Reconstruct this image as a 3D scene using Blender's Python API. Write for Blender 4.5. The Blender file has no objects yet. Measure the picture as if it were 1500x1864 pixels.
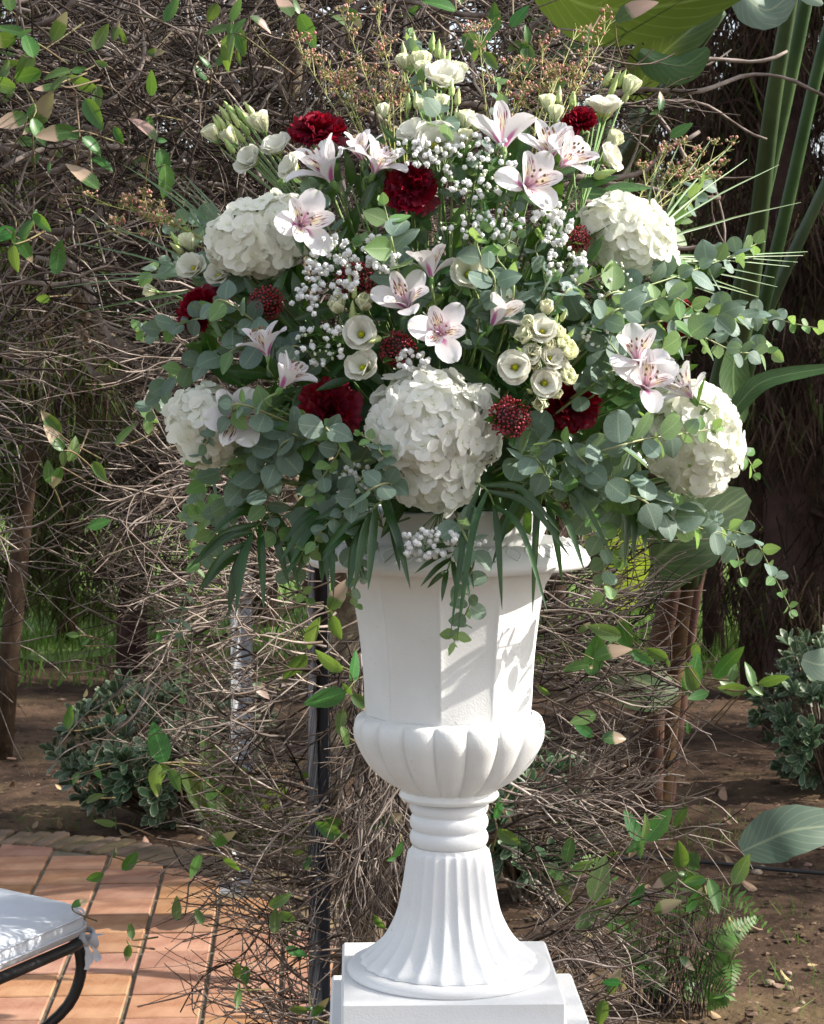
import bpy, math, random
import numpy as np
from mathutils import Vector, Matrix, Quaternion

random.seed(7)
RNG = np.random.default_rng(11)
SC = bpy.context.scene
COL = SC.collection
R = math.radians
PI = math.pi

# ------------------------------------------------------------------ camera
F = 3660.0                       # focal length in photo pixels (1500 wide)
CAMH = 1.55
PITCH = math.atan(212 / F)
cam_d = bpy.data.cameras.new('camera')
cam = bpy.data.objects.new('camera', cam_d)
COL.objects.link(cam)
cam.location = (0, 0, CAMH)
cam.rotation_euler = (PI / 2 - PITCH, 0, 0)
cam_d.sensor_fit = 'HORIZONTAL'
cam_d.sensor_width = 36
cam_d.lens = 36 * F / 1500
cam_d.clip_start = 0.05
cam_d.clip_end = 800
cam_d.dof.use_dof = True
cam_d.dof.focus_distance = 3.0
cam_d.dof.aperture_fstop = 32.0
SC.camera = cam

# ------------------------------------------------------------------ light
SUN_PHI = R(89)                 # from the camera side round to the right, square to the view
SUN_EL = R(34)
sdir = Vector((math.sin(SUN_PHI) * math.cos(SUN_EL), -math.cos(SUN_PHI) * math.cos(SUN_EL), math.sin(SUN_EL)))
w = bpy.data.worlds.new('World')
SC.world = w
w.use_nodes = True
wn = w.node_tree.nodes
sky = wn.new('ShaderNodeTexSky')
sky.sky_type = 'NISHITA'
sky.sun_disc = False
sky.sun_elevation = SUN_EL
sky.sun_rotation = math.atan2(sdir.x, sdir.y)
sky.air_density = 1.0
sky.dust_density = 2.0
bg = wn['Background']
hsv = wn.new('ShaderNodeHueSaturation')      # the phone's white balance is set for the shade
hsv.inputs['Saturation'].default_value = 0.4
w.node_tree.links.new(sky.outputs[0], hsv.inputs['Color'])
w.node_tree.links.new(hsv.outputs[0], bg.inputs[0])
bg.inputs[1].default_value = 0.15
sun_d = bpy.data.lights.new('sun', 'SUN')
sun_d.energy = 4.6
sun_d.angle = R(0.5)
sun_d.color = (1.0, 0.94, 0.85)
sun = bpy.data.objects.new('sun', sun_d)
COL.objects.link(sun)
sun.rotation_euler = sdir.to_track_quat('Z', 'Y').to_euler()
SC.view_settings.view_transform = 'Standard'
SC.view_settings.look = 'None'
SC.view_settings.gamma = 1
SC.view_settings.use_curve_mapping = False
SC.view_settings.exposure = 1.0
SC.render.engine = 'CYCLES'
SC.cycles.max_bounces = 7
SC.cycles.transmission_bounces = 4
SC.cycles.diffuse_bounces = 4
SC.cycles.caustics_reflective = False
SC.cycles.caustics_refractive = False
SC.cycles.use_denoising = True

# ------------------------------------------------------------------ helpers
cp, sp = math.cos(PITCH), math.sin(PITCH)


def P(x, y, Y):
    """photo pixel and distance -> a point of the place"""
    a = (x - 750) / F
    b = -(y - 932) / F
    k = Y / (cp + b * sp)
    return Vector((a * k, Y, CAMH + (-sp + b * cp) * k))


def G(x, y):
    """photo pixel -> point on the ground"""
    b = -(y - 932) / F
    dz = -sp + b * cp
    k = -CAMH / dz
    return Vector(((x - 750) / F * k, (cp + b * sp) * k, 0))


def rnd(a, b):
    return random.uniform(a, b)


def tag(o, label=None, cat=None, group=None, kind=None):
    if label:
        o['label'] = label
    if cat:
        o['category'] = cat
    if group:
        o['group'] = group
    if kind:
        o['kind'] = kind
    return o


def ob(name, data, parent=None, M=None):
    o = bpy.data.objects.new(name, data)
    COL.objects.link(o)
    if parent is not None:
        o.parent = parent
    if M is not None:
        o.matrix_basis = M
    return o


def thing(name, label, cat, loc, q=None, group=None):
    o = bpy.data.objects.new(name, None)
    COL.objects.link(o)
    o.empty_display_size = 0.02
    M = Matrix.Translation(loc)
    if q is not None:
        M = M @ q.to_matrix().to_4x4()
    o.matrix_basis = M
    return tag(o, label, cat, group)


def rotm(ax, ang):
    return Matrix.Rotation(ang, 4, ax)


def crom(pts, n):
    """smooth curve through points"""
    p = [Vector(q) for q in pts]
    if len(p) == 2:
        return [p[0].lerp(p[1], i / (n - 1)) for i in range(n)]
    p = [p[0] * 2 - p[1]] + p + [p[-1] * 2 - p[-2]]
    m = len(p) - 3
    out = []
    for i in range(n):
        t = i / (n - 1) * m
        k = min(int(t), m - 1)
        t -= k
        a, b, c, d = p[k:k + 4]
        out.append(0.5 * ((2 * b) + (c - a) * t + (2 * a - 5 * b + 4 * c - d) * t * t + (3 * b - a - 3 * c + d) * t ** 3))
    return out


class MB:
    def __init__(s):
        s.v, s.f, s.uv, s.mi, s.cur = [], [], [], [], 0

    def add(s, vs, fs, uvs=None):
        k = len(s.v)
        s.v.extend(tuple(a) for a in vs)
        if uvs is None:
            uvs = [(0.5, 0.5)] * len(vs)
        for f in fs:
            s.f.append(tuple(a + k for a in f))
            s.uv.extend(uvs[a] for a in f)
            s.mi.append(s.cur)

    def tube(s, pts, r, n=5, r1=None, cap=True):
        m = len(pts)
        rs = r if isinstance(r, (list, tuple)) else [r + ((r1 if r1 is not None else r) - r) * i / (m - 1) for i in range(m)]
        vs, fs, uv = [], [], []
        t = (pts[1] - pts[0]).normalized()
        ref = Vector((0, 0, 1)) if abs(t.z) < 0.9 else Vector((1, 0, 0))
        a = t.cross(ref).normalized()
        for i in range(m):
            t = (pts[min(i + 1, m - 1)] - pts[max(i - 1, 0)])
            if t.length < 1e-9:
                t = Vector((0, 0, 1))
            t.normalize()
            a = (a - t * a.dot(t))
            if a.length < 1e-6:
                a = t.orthogonal()
            a.normalize()
            b = t.cross(a)
            for j in range(n):
                g = 2 * PI * j / n
                vs.append(pts[i] + (a * math.cos(g) + b * math.sin(g)) * rs[i])
                uv.append((j / n, i / (m - 1)))
        for i in range(m - 1):
            for j in range(n):
                fs.append((i * n + j, i * n + (j + 1) % n, (i + 1) * n + (j + 1) % n, (i + 1) * n + j))
        if cap:
            fs.append(tuple(range(n - 1, -1, -1)))
            fs.append(tuple((m - 1) * n + j for j in range(n)))
        s.add(vs, fs, uv)

    def ball(s, c, r, nu=6, nv=4, sz=1.0):
        vs, fs = [Vector(c) + Vector((0, 0, r * sz))], []
        for i in range(1, nv):
            th = PI * i / nv
            for j in range(nu):
                g = 2 * PI * j / nu
                vs.append(Vector(c) + Vector((r * math.sin(th) * math.cos(g), r * math.sin(th) * math.sin(g), r * sz * math.cos(th))))
        vs.append(Vector(c) - Vector((0, 0, r * sz)))
        for j in range(nu):
            fs.append((0, 1 + j, 1 + (j + 1) % nu))
            k = 1 + (nv - 2) * nu
            fs.append((len(vs) - 1, k + (j + 1) % nu, k + j))
        for i in range(nv - 2):
            for j in range(nu):
                a, b = 1 + i * nu + j, 1 + i * nu + (j + 1) % nu
                fs.append((a, a + nu, b + nu, b))
        s.add(vs, fs)

    def box(s, c, h, M=None, bev=0.0):
        """box about c with half sizes h, chamfered when bev > 0"""
        bm_v = []
        c = Vector(c)
        x, y, z = h
        if bev <= 0:
            for i in (-1, 1):
                for j in (-1, 1):
                    for k in (-1, 1):
                        bm_v.append(Vector((i * x, j * y, k * z)))
            fs = [(0, 1, 3, 2), (4, 6, 7, 5), (0, 4, 5, 1), (2, 3, 7, 6), (0, 2, 6, 4), (1, 5, 7, 3)]
        else:
            idx = {}
            for i in (-1, 1):
                for j in (-1, 1):
                    for k in (-1, 1):
                        idx[i, j, k, 0] = len(bm_v); bm_v.append(Vector((i * x, j * (y - bev), k * (z - bev))))
                        idx[i, j, k, 1] = len(bm_v); bm_v.append(Vector((i * (x - bev), j * y, k * (z - bev))))
                        idx[i, j, k, 2] = len(bm_v); bm_v.append(Vector((i * (x - bev), j * (y - bev), k * z)))
            fs = []
            for i in (-1, 1):
                o = [(-1, -1), (1, -1), (1, 1), (-1, 1)]
                if i < 0:
                    o = o[::-1]
                fs.append(tuple(idx[i, a, b, 0] for a, b in o))
                fs.append(tuple(idx[b, i, a, 1] for a, b in o))
                fs.append(tuple(idx[a, b, i, 2] for a, b in o))
            for a in (-1, 1):
                for b in (-1, 1):
                    fs.append((idx[a, b, -1, 0], idx[a, b, 1, 0], idx[a, b, 1, 1], idx[a, b, -1, 1])[::a * b])
                    fs.append((idx[a, -1, b, 0], idx[a, -1, b, 2], idx[a, 1, b, 2], idx[a, 1, b, 0])[::a * b])
                    fs.append((idx[-1, a, b, 1], idx[1, a, b, 1], idx[1, a, b, 2], idx[-1, a, b, 2])[::a * b])
                    for k in (-1, 1):
                        fs.append((idx[a, b, k, 0], idx[a, b, k, 1], idx[a, b, k, 2])[::a * b * k])
        vs = [(M @ q if M is not None else q) + c for q in bm_v]
        s.add(vs, fs)

    def ribbon(s, pts, ws, nrm, fold=0.0, half=1):
        """a leaf blade along pts; ws half widths; nrm a vector or list; fold lifts the edges"""
        m = len(pts)
        vs, fs, uv = [], [], []
        nc = 2 * half + 1
        for i in range(m):
            t = (pts[min(i + 1, m - 1)] - pts[max(i - 1, 0)]).normalized()
            N = nrm[i] if isinstance(nrm, list) else nrm
            sd = t.cross(N)
            if sd.length < 1e-5:
                sd = t.orthogonal()
            sd.normalize()
            up = sd.cross(t).normalized()
            for j in range(nc):
                q = (j - half) / half
                vs.append(pts[i] + sd * (ws[i] * q) + up * (fold * ws[i] * abs(q) ** 1.5))
                uv.append(((q + 1) / 2, i / (m - 1)))
        for i in range(m - 1):
            for j in range(nc - 1):
                a = i * nc + j
                fs.append((a, a + 1, a + nc + 1, a + nc))
        s.add(vs, fs, uv)

    def mesh(s, name, mats, smooth=True):
        me = bpy.data.meshes.new(name)
        me.from_pydata(s.v, [], s.f)
        ul = me.uv_layers.new(name='UVMap')
        ul.data.foreach_set('uv', [c for p in s.uv for c in p])
        for m in (mats if isinstance(mats, (list, tuple)) else [mats]):
            me.materials.append(m)
        if any(s.mi):
            me.polygons.foreach_set('material_index', s.mi)
        if smooth:
            me.polygons.foreach_set('use_smooth', [True] * len(me.polygons))
        me.update()
        return me

    def build(s, name, mats, parent=None, M=None, smooth=True):
        return ob(name, s.mesh(name, mats, smooth), parent, M)


def petal(L, W, prof, b0=0.0, b1=0.0, cup=0.0, ruff=0.0, rf=3.0, nu=6, nv=4, jag=0.0, ph=0.0, bp=1.0, mb=None, M=None, ucos=True, base=0.0):
    """one petal or leaf: grows along +Y, faces +Z; b0/b1 set how it bends along its length"""
    mb = mb or MB()
    vs, fs, uv = [], [], []
    y, z = base, 0.0
    pu = 0.0
    for i in range(nu + 1):
        u = (1 - math.cos(PI * i / nu)) / 2 if ucos else i / nu
        um = (u + pu) / 2
        th = b0 + b1 * um ** bp
        y += math.cos(th) * (u - pu) * L
        z += math.sin(th) * (u - pu) * L
        pu = u
        th = b0 + b1 * u ** bp
        wd = W / 2 * prof(u)
        for j in range(nv + 1):
            v = 2 * j / nv - 1
            off = cup * v * v * wd + ruff * W * (u ** 1.5) * math.sin(rf * PI * v + ph) * (0.4 + 0.6 * abs(v))
            e = jag * L * (u ** 4) * (random.random() - 0.5) - 0.10 * L * (v * v) * (u ** 3) * (0 if ucos else 1)
            vs.append(Vector((v * wd, y - math.sin(th) * off + e * math.cos(th), z + math.cos(th) * off + e * math.sin(th))))
            uv.append(((v + 1) / 2, u))
    n1 = nv + 1
    for i in range(nu):
        for j in range(nv):
            a = i * n1 + j
            fs.append((a, a + 1, a + n1 + 1, a + n1))
    if M is not None:
        vs = [M @ q for q in vs]
    mb.add(vs, fs, uv)
    return mb


def pr_round(u):
    return math.sqrt(max(0.0, 1 - (2 * u - 1) ** 2)) * (1.0 - 0.0 * u) + 0.02 * (1 - u)


def pr_egg(u):       # broad near the base, pointed tip
    return max(0.0, math.sin(PI * u ** 0.8)) ** 0.75 * (1 - 0.25 * u) + 0.03 * (1 - u)


def pr_lance(u):
    return max(0.0, math.sin(PI * u ** 0.75)) ** 0.9


def pr_spoon(u):     # narrow claw, wide rounded tip
    if u < 0.35:
        return 0.18 + 0.5 * (u / 0.35) ** 1.5
    return max(0.02, math.sqrt(max(0, 1 - ((u - 0.65) / 0.36) ** 2))) if u > 0.65 else 0.68 + 0.32 * math.sin((u - 0.35) / 0.3 * PI / 2)


def pr_fan(u):
    return 0.12 + 0.88 * u ** 1.1


def pr_wide(u):      # cup petal: wide, softly rounded top
    return 0.35 + 0.65 * math.sin(min(u * 1.25, 1) * PI / 2) if u < 0.75 else max(0.05, math.sqrt(max(0, 1 - ((u - 0.62) / 0.40) ** 2)) * 1.05)


# ------------------------------------------------------------------ materials
def nt(m):
    m.use_nodes = True
    n = m.node_tree.nodes
    n.clear()
    return n, m.node_tree.links


def math_(n, l, op, a, b=None, c=None, clamp=False):
    q = n.new('ShaderNodeMath')
    q.operation = op
    q.use_clamp = clamp
    for i, x in enumerate((a, b, c)):
        if x is None:
            continue
        if isinstance(x, (int, float)):
            q.inputs[i].default_value = x
        else:
            l.new(x, q.inputs[i])
    return q.outputs[0]


def mix_(n, l, f, a, b, mode='MIX'):
    q = n.new('ShaderNodeMix')
    q.data_type = 'RGBA'
    q.blend_type = mode
    for k, x in ((0, f), (6, a), (7, b)):
        if isinstance(x, (int, float)):
            q.inputs[k].default_value = x
        elif isinstance(x, tuple):
            q.inputs[k].default_value = (*x, 1)
        else:
            l.new(x, q.inputs[k])
    return q.outputs[2]


def ramp_(n, l, x, a, b):
    q = n.new('ShaderNodeMapRange')
    q.clamp = True
    q.interpolation_type = 'SMOOTHSTEP'
    l.new(x, q.inputs[0])
    q.inputs[1].default_value = a
    q.inputs[2].default_value = b
    return q.outputs[0]


def noise_(n, l, scale, detail=4, vec=None, rough=0.6):
    q = n.new('ShaderNodeTexNoise')
    q.inputs['Scale'].default_value = scale
    q.inputs['Detail'].default_value = detail
    q.inputs['Roughness'].default_value = rough
    if vec is not None:
        l.new(vec, q.inputs['Vector'])
    return q.outputs['Fac']


def mat(name, c1, c2=None, scale=20, rough=0.5, var=0.2, island=False, trans=0.0, tcol=None, bump=0.0, bscale=None,
        vein=None, tip=None, spec=0.4, coords='Object', extra=None, hue=0.02, sheen=0.0):
    m = bpy.data.materials.new(name)
    n, l = nt(m)
    out = n.new('ShaderNodeOutputMaterial')
    tc = n.new('ShaderNodeTexCoord')
    vec = tc.outputs[coords]
    c2 = c2 or c1
    f = ramp_(n, l, noise_(n, l, scale, 5, vec), 0.35, 0.68)
    col = mix_(n, l, f, c1, c2)
    sep = n.new('ShaderNodeSeparateXYZ')
    l.new(tc.outputs['UV'], sep.inputs[0])
    ux, uy = sep.outputs[0], sep.outputs[1]
    if island:
        rv = n.new('ShaderNodeNewGeometry').outputs['Random Per Island']
    else:
        rv = n.new('ShaderNodeObjectInfo').outputs['Random']
    if vein:
        d = math_(n, l, 'ABSOLUTE', math_(n, l, 'SUBTRACT', ux, 0.5))
        mk = math_(n, l, 'SUBTRACT', 1.0, ramp_(n, l, d, 0.01, 0.045))
        # side veins slanting off the midrib
        s = math_(n, l, 'SINE', math_(n, l, 'MULTIPLY', math_(n, l, 'SUBTRACT', uy, math_(n, l, 'MULTIPLY', d, 0.7)), 55.0))
        sv = math_(n, l, 'MULTIPLY', ramp_(n, l, s, 0.75, 1.0), 0.25)
        col = mix_(n, l, math_(n, l, 'MAXIMUM', math_(n, l, 'MULTIPLY', mk, 0.65), sv), col, vein)
    if tip:
        # a dry tip on some leaves
        q = math_(n, l, 'ADD', uy, math_(n, l, 'MULTIPLY', noise_(n, l, 40, 2, vec), 0.25))
        th = math_(n, l, 'ADD', math_(n, l, 'MULTIPLY', rv, 2.2), 0.35)
        mk = ramp_(n, l, math_(n, l, 'SUBTRACT', q, th), 0.0, 0.08)
        col = mix_(n, l, mk, col, tip)
    if extra:
        col = extra(n, l, col, ux, uy, rv, vec)
    hs = n.new('ShaderNodeHueSaturation')
    l.new(col, hs.inputs['Color'])
    l.new(math_(n, l, 'ADD', math_(n, l, 'MULTIPLY', rv, 2 * var), 1 - var), hs.inputs['Value'])
    r2 = math_(n, l, 'FRACT', math_(n, l, 'MULTIPLY', rv, 7.31))
    l.new(math_(n, l, 'ADD', math_(n, l, 'MULTIPLY', r2, 2 * hue), 0.5 - hue), hs.inputs['Hue'])
    l.new(math_(n, l, 'ADD', math_(n, l, 'MULTIPLY', r2, 0.2), 0.9), hs.inputs['Saturation'])
    col = hs.outputs[0]
    b = n.new('ShaderNodeBsdfPrincipled')
    l.new(col, b.inputs['Base Color'])
    b.inputs['Roughness'].default_value = rough
    b.inputs['Specular IOR Level'].default_value = spec
    if bump:
        bp = n.new('ShaderNodeBump')
        bp.inputs['Strength'].default_value = bump
        bp.inputs['Distance'].default_value = 0.01
        l.new(noise_(n, l, bscale or scale * 3, 6, vec), bp.inputs['Height'])
        l.new(bp.outputs[0], b.inputs['Normal'])
    sh = b.outputs[0]
    if trans:
        t = n.new('ShaderNodeBsdfTranslucent')
        if tcol:
            tc2 = mix_(n, l, 0.55, col, tcol)
            l.new(tc2, t.inputs[0])
        else:
            l.new(col, t.inputs[0])
        ms = n.new('ShaderNodeMixShader')
        ms.inputs[0].default_value = trans
        l.new(sh, ms.inputs[1])
        l.new(t.outputs[0], ms.inputs[2])
        sh = ms.outputs[0]
    l.new(sh, out.inputs[0])
    return m


def ex_grime(n, l, col, ux, uy, rv, vec):
    a = ramp_(n, l, noise_(n, l, 5, 6, vec, .75), 0.50, 0.72)
    col = mix_(n, l, math_(n, l, 'MULTIPLY', a, 0.20), col, (0.56, 0.53, 0.46))
    b = ramp_(n, l, noise_(n, l, 120, 2, vec), 0.735, 0.76)
    return mix_(n, l, math_(n, l, 'MULTIPLY', b, 0.45), col, (0.35, 0.31, 0.25))


M_URN = mat('urn_plastic', (0.80, 0.80, 0.79), (0.75, 0.75, 0.735), 9, 0.45, 0.0, bump=0.12, bscale=330, spec=0.35, hue=0, extra=ex_grime)
M_PLINTH = mat('plinth_paint', (0.80, 0.80, 0.80), (0.75, 0.76, 0.77), 7, 0.5, 0.0, bump=0.12, bscale=250, spec=0.3, hue=0, extra=ex_grime)
M_STEM = mat('flower_stem', (0.13, 0.22, 0.06), (0.17, 0.28, 0.09), 30, 0.5, 0.15)
M_EUC = mat('eucalyptus_leaf', (0.100, 0.155, 0.130), (0.20, 0.27, 0.235), 35, 0.55, 0.25, trans=0.28, tcol=(0.42, 0.66, 0.10), vein=(0.30, 0.40, 0.28), spec=0.35)
M_EUCY = mat('young_or_sunlit_eucalyptus_leaf', (0.13, 0.25, 0.09), (0.19, 0.32, 0.13), 35, 0.5, 0.2, trans=0.35, tcol=(0.5, 0.75, 0.12), vein=(0.36, 0.5, 0.25))
M_EUCS = mat('eucalyptus_stem', (0.28, 0.32, 0.14), (0.22, 0.25, 0.12), 30, 0.5, 0.1)
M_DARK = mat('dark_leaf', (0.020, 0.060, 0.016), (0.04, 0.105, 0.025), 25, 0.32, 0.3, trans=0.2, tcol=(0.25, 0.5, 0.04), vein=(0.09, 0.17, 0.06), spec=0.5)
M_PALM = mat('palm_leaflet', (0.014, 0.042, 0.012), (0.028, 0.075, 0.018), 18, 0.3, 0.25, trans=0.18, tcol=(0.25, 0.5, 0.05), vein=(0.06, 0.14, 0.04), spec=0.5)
M_GRASS = mat('steel_grass', (0.10, 0.17, 0.07), (0.16, 0.23, 0.10), 20, 0.45, 0.2)
M_VLEAF = mat('vine_leaf', (0.026, 0.080, 0.020), (0.07, 0.155, 0.035), 30, 0.4, 0.35, trans=0.28, tcol=(0.40, 0.62, 0.06), vein=(0.16, 0.28, 0.09), tip=(0.50, 0.36, 0.27), spec=0.45, hue=0.045)


def ex_hyd(n, l, col, ux, uy, rv, vec):
    return mix_(n, l, math_(n, l, 'MULTIPLY', math_(n, l, 'SUBTRACT', 1.0, ramp_(n, l, uy, 0.0, 0.3)), 0.4), col, (0.72, 0.78, 0.48))


M_HYD = mat('hydrangea_white', (0.94, 0.94, 0.89), (0.92, 0.92, 0.85), 60, 0.5, 0.04, trans=0.42, extra=ex_hyd, spec=0.25, hue=0.01)
M_HYDC = mat('hydrangea_cream', (0.93, 0.93, 0.85), (0.91, 0.91, 0.80), 60, 0.5, 0.07, trans=0.42, extra=ex_hyd, spec=0.25, hue=0.01)
M_CARN = mat('carnation_red', (0.26, 0.004, 0.024), (0.16, 0.003, 0.015), 40, 0.5, 0.3, trans=0.25, tcol=(0.4, 0.005, 0.02), spec=0.25, hue=0.008)
M_LISW = mat('lisianthus_white', (0.86, 0.85, 0.78), (0.84, 0.84, 0.72), 50, 0.5, 0.04, trans=0.32, spec=0.25, hue=0.01,
             extra=lambda n, l, c, ux, uy, rv, v: mix_(n, l, math_(n, l, 'MULTIPLY', math_(n, l, 'SUBTRACT', 1.0, ramp_(n, l, uy, 0.06, 0.42)), 0.85), c, (0.55, 0.64, 0.14)))
M_LISG = mat('lisianthus_pale_green', (0.90, 0.90, 0.72), (0.86, 0.88, 0.62), 40, 0.5, 0.08, trans=0.30, spec=0.25,
             extra=lambda n, l, c, ux, uy, rv, v: mix_(n, l, math_(n, l, 'MULTIPLY', math_(n, l, 'SUBTRACT', 1.0, ramp_(n, l, uy, 0.0, 0.4)), 0.4), c, (0.55, 0.66, 0.26)))
M_BUD = mat('lisianthus_bud', (0.40, 0.55, 0.17), (0.60, 0.68, 0.32), 40, 0.45, 0.15, trans=0.1)
M_YEL = mat('stamen_yellow', (0.55, 0.45, 0.03), (0.35, 0.40, 0.03), 60, 0.6, 0.2)
M_GYP = mat('gypsophila_white', (0.92, 0.92, 0.91), (0.88, 0.88, 0.87), 60, 0.6, 0.05, trans=0.2, spec=0.2, hue=0)
M_GYPB = mat('gypsophila_bud', (0.55, 0.62, 0.40), (0.62, 0.66, 0.5), 60, 0.6, 0.1)
M_SKIM = mat('skimmia_bud', (0.38, 0.02, 0.04), (0.20, 0.012, 0.022), 70, 0.35, 0.4, island=True, spec=0.5, hue=0.01)
M_WAXB = mat('waxflower_bud', (0.46, 0.16, 0.15), (0.36, 0.28, 0.15), 60, 0.4, 0.3, island=True)
M_WAXN = mat('waxflower_needle', (0.24, 0.27, 0.07), (0.32, 0.28, 0.10), 30, 0.5, 0.25, island=True)


def ex_als(streak):
    def f(n, l, col, ux, uy, rv, vec):
        d = math_(n, l, 'ABSOLUTE', math_(n, l, 'SUBTRACT', ux, 0.5))
        # magenta flush in the throat and up the midrib
        wd = math_(n, l, 'SUBTRACT', 0.46 if not streak else 0.5, math_(n, l, 'MULTIPLY', uy, 0.75))
        g = math_(n, l, 'SUBTRACT', 1.0, ramp_(n, l, math_(n, l, 'SUBTRACT', d, wd), -0.14, 0.04))
        g = math_(n, l, 'MULTIPLY', g, math_(n, l, 'SUBTRACT', 1.0, ramp_(n, l, uy, 0.30, 0.72)))
        col = mix_(n, l, math_(n, l, 'MULTIPLY', g, 0.9 if not streak else 0.55), col, (0.52, 0.10, 0.33))
        if streak:
            yl = math_(n, l, 'MULTIPLY', ramp_(n, l, uy, 0.35, 0.5), math_(n, l, 'SUBTRACT', 1.0, ramp_(n, l, uy, 0.6, 0.8)))
            yl = math_(n, l, 'MULTIPLY', yl, math_(n, l, 'SUBTRACT', 1.0, ramp_(n, l, d, 0.1, 0.3)))
            col = mix_(n, l, math_(n, l, 'MULTIPLY', yl, 0.45), col, (0.80, 0.68, 0.22))
            cb = n.new('ShaderNodeCombineXYZ')
            l.new(math_(n, l, 'MULTIPLY', ux, 17.0), cb.inputs[0])
            l.new(math_(n, l, 'MULTIPLY', uy, 3.6), cb.inputs[1])
            l.new(math_(n, l, 'MULTIPLY', rv, 9.0), cb.inputs[2])
            s = ramp_(n, l, noise_(n, l, 1.0, 1, cb.outputs[0]), 0.56, 0.62)
            s = math_(n, l, 'MULTIPLY', s, ramp_(n, l, uy, 0.3, 0.42))
            s = math_(n, l, 'MULTIPLY', s, math_(n, l, 'SUBTRACT', 1.0, ramp_(n, l, uy, 0.82, 0.93)))
            s = math_(n, l, 'MULTIPLY', s, math_(n, l, 'SUBTRACT', 1.0, ramp_(n, l, d, 0.30, 0.42)))
            col = mix_(n, l, s, col, (0.22, 0.015, 0.06))
        else:
            s = math_(n, l, 'MULTIPLY', ramp_(n, l, uy, 0.78, 1.0), math_(n, l, 'SUBTRACT', 1.0, ramp_(n, l, d, 0.03, 0.14)))
            col = mix_(n, l, math_(n, l, 'MULTIPLY', s, 0.6), col, (0.35, 0.45, 0.15))
            # fine long veins
            v = ramp_(n, l, math_(n, l, 'SINE', math_(n, l, 'MULTIPLY', ux, 60.0)), 0.8, 1.0)
            col = mix_(n, l, math_(n, l, 'MULTIPLY', v, 0.12), col, (0.6, 0.45, 0.6))
        return col
    return f


M_ALSO = mat('alstroemeria_outer', (0.85, 0.83, 0.84), (0.82, 0.79, 0.80), 50, 0.45, 0.03, trans=0.30, extra=ex_als(False), spec=0.25, hue=0)
M_ALSI = mat('alstroemeria_striped', (0.85, 0.83, 0.83), (0.83, 0.78, 0.80), 50, 0.45, 0.03, trans=0.30, extra=ex_als(True), spec=0.25, hue=0)
M_ANTH = mat('anther', (0.12, 0.08, 0.05), (0.25, 0.16, 0.08), 80, 0.6, 0.2)
M_FIL = mat('filament', (0.75, 0.45, 0.55), (0.8, 0.6, 0.62), 50, 0.5, 0.1)
M_TWIG = mat('twig_bark', (0.12, 0.087, 0.070), (0.34, 0.285, 0.245), 14, 0.75, 0.35, island=True, coords='Object', spec=0.2, hue=0.012)
M_TWIGD = mat('old_twig_bark', (0.022, 0.015, 0.012), (0.075, 0.054, 0.042), 14, 0.8, 0.4, island=True, spec=0.2, hue=0.012)
M_BRANCH = mat('vine_bark', (0.12, 0.085, 0.062), (0.30, 0.24, 0.18), 22, 0.8, 0.15, bump=0.6, bscale=90, spec=0.2)
M_CTRUNK = mat('conifer_bark', (0.038, 0.023, 0.017), (0.085, 0.054, 0.040), 6, 0.9, 0.15, bump=0.8, bscale=30, spec=0.1)
M_CBROWN = mat('conifer_brown_foliage', (0.032, 0.020, 0.014), (0.075, 0.046, 0.032), 1.5, 0.8, 0.45, island=True, spec=0.15, trans=0.15)
M_CGREEN = mat('conifer_green_foliage', (0.022, 0.040, 0.010), (0.065, 0.095, 0.022), 1.2, 0.7, 0.4, island=True, spec=0.2, trans=0.25, tcol=(0.3, 0.4, 0.05))
M_STREL = mat('strelitzia_leaf', (0.030, 0.068, 0.020), (0.055, 0.11, 0.032), 5, 0.42, 0.2, trans=0.16, tcol=(0.30, 0.42, 0.03), vein=(0.19, 0.27, 0.11), bump=0.15, bscale=14)
M_STRELY = mat('strelitzia_young_leaf', (0.09, 0.16, 0.03), (0.13, 0.21, 0.04), 5, 0.42, 0.1, trans=0.45, tcol=(0.55, 0.65, 0.04), vein=(0.28, 0.36, 0.10), bump=0.15, bscale=14)
M_STRELG = mat('strelitzia_leaf_top', (0.085, 0.14, 0.095), (0.13, 0.19, 0.135), 5, 0.35, 0.1, trans=0.15, vein=(0.28, 0.34, 0.2), spec=0.5)
M_STALK = mat('strelitzia_stalk', (0.030, 0.060, 0.020), (0.060, 0.10, 0.035), 6, 0.45, 0.2)
M_STALKR = mat('strelitzia_dry_stalk', (0.075, 0.035, 0.022), (0.15, 0.085, 0.05), 7, 0.6, 0.15)
M_PITT = mat('pittosporum_leaf', (0.055, 0.11, 0.055), (0.085, 0.15, 0.075), 30, 0.45, 0.25, trans=0.15,
             extra=lambda n, l, c, ux, uy, rv, v: mix_(n, l, math_(n, l, 'MULTIPLY', math_(n, l, 'MAXIMUM', ramp_(n, l, math_(n, l, 'ABSOLUTE', math_(n, l, 'SUBTRACT', ux, 0.5)), 0.36, 0.45), ramp_(n, l, uy, 0.90, 0.97)), 0.75), c, (0.36, 0.42, 0.26)))
M_FERN = mat('fern_leaflet', (0.07, 0.16, 0.03), (0.12, 0.22, 0.05), 20, 0.5, 0.25, island=True, trans=0.25)
M_DRY = mat('dry_leaf', (0.27, 0.17, 0.09), (0.42, 0.31, 0.20), 30, 0.75, 0.45, trans=0.1, hue=0.03)
M_STONE = mat('stone', (0.22, 0.16, 0.11), (0.33, 0.26, 0.19), 20, 0.8, 0.3, bump=0.4)
M_HOSE = mat('black_hose', (0.02, 0.02, 0.022), (0.03, 0.03, 0.03), 20, 0.5, 0)
M_POSTD = mat('dark_post_paint', (0.045, 0.046, 0.055), (0.065, 0.066, 0.075), 10, 0.6, 0.0, hue=0, spec=0.2)
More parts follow.
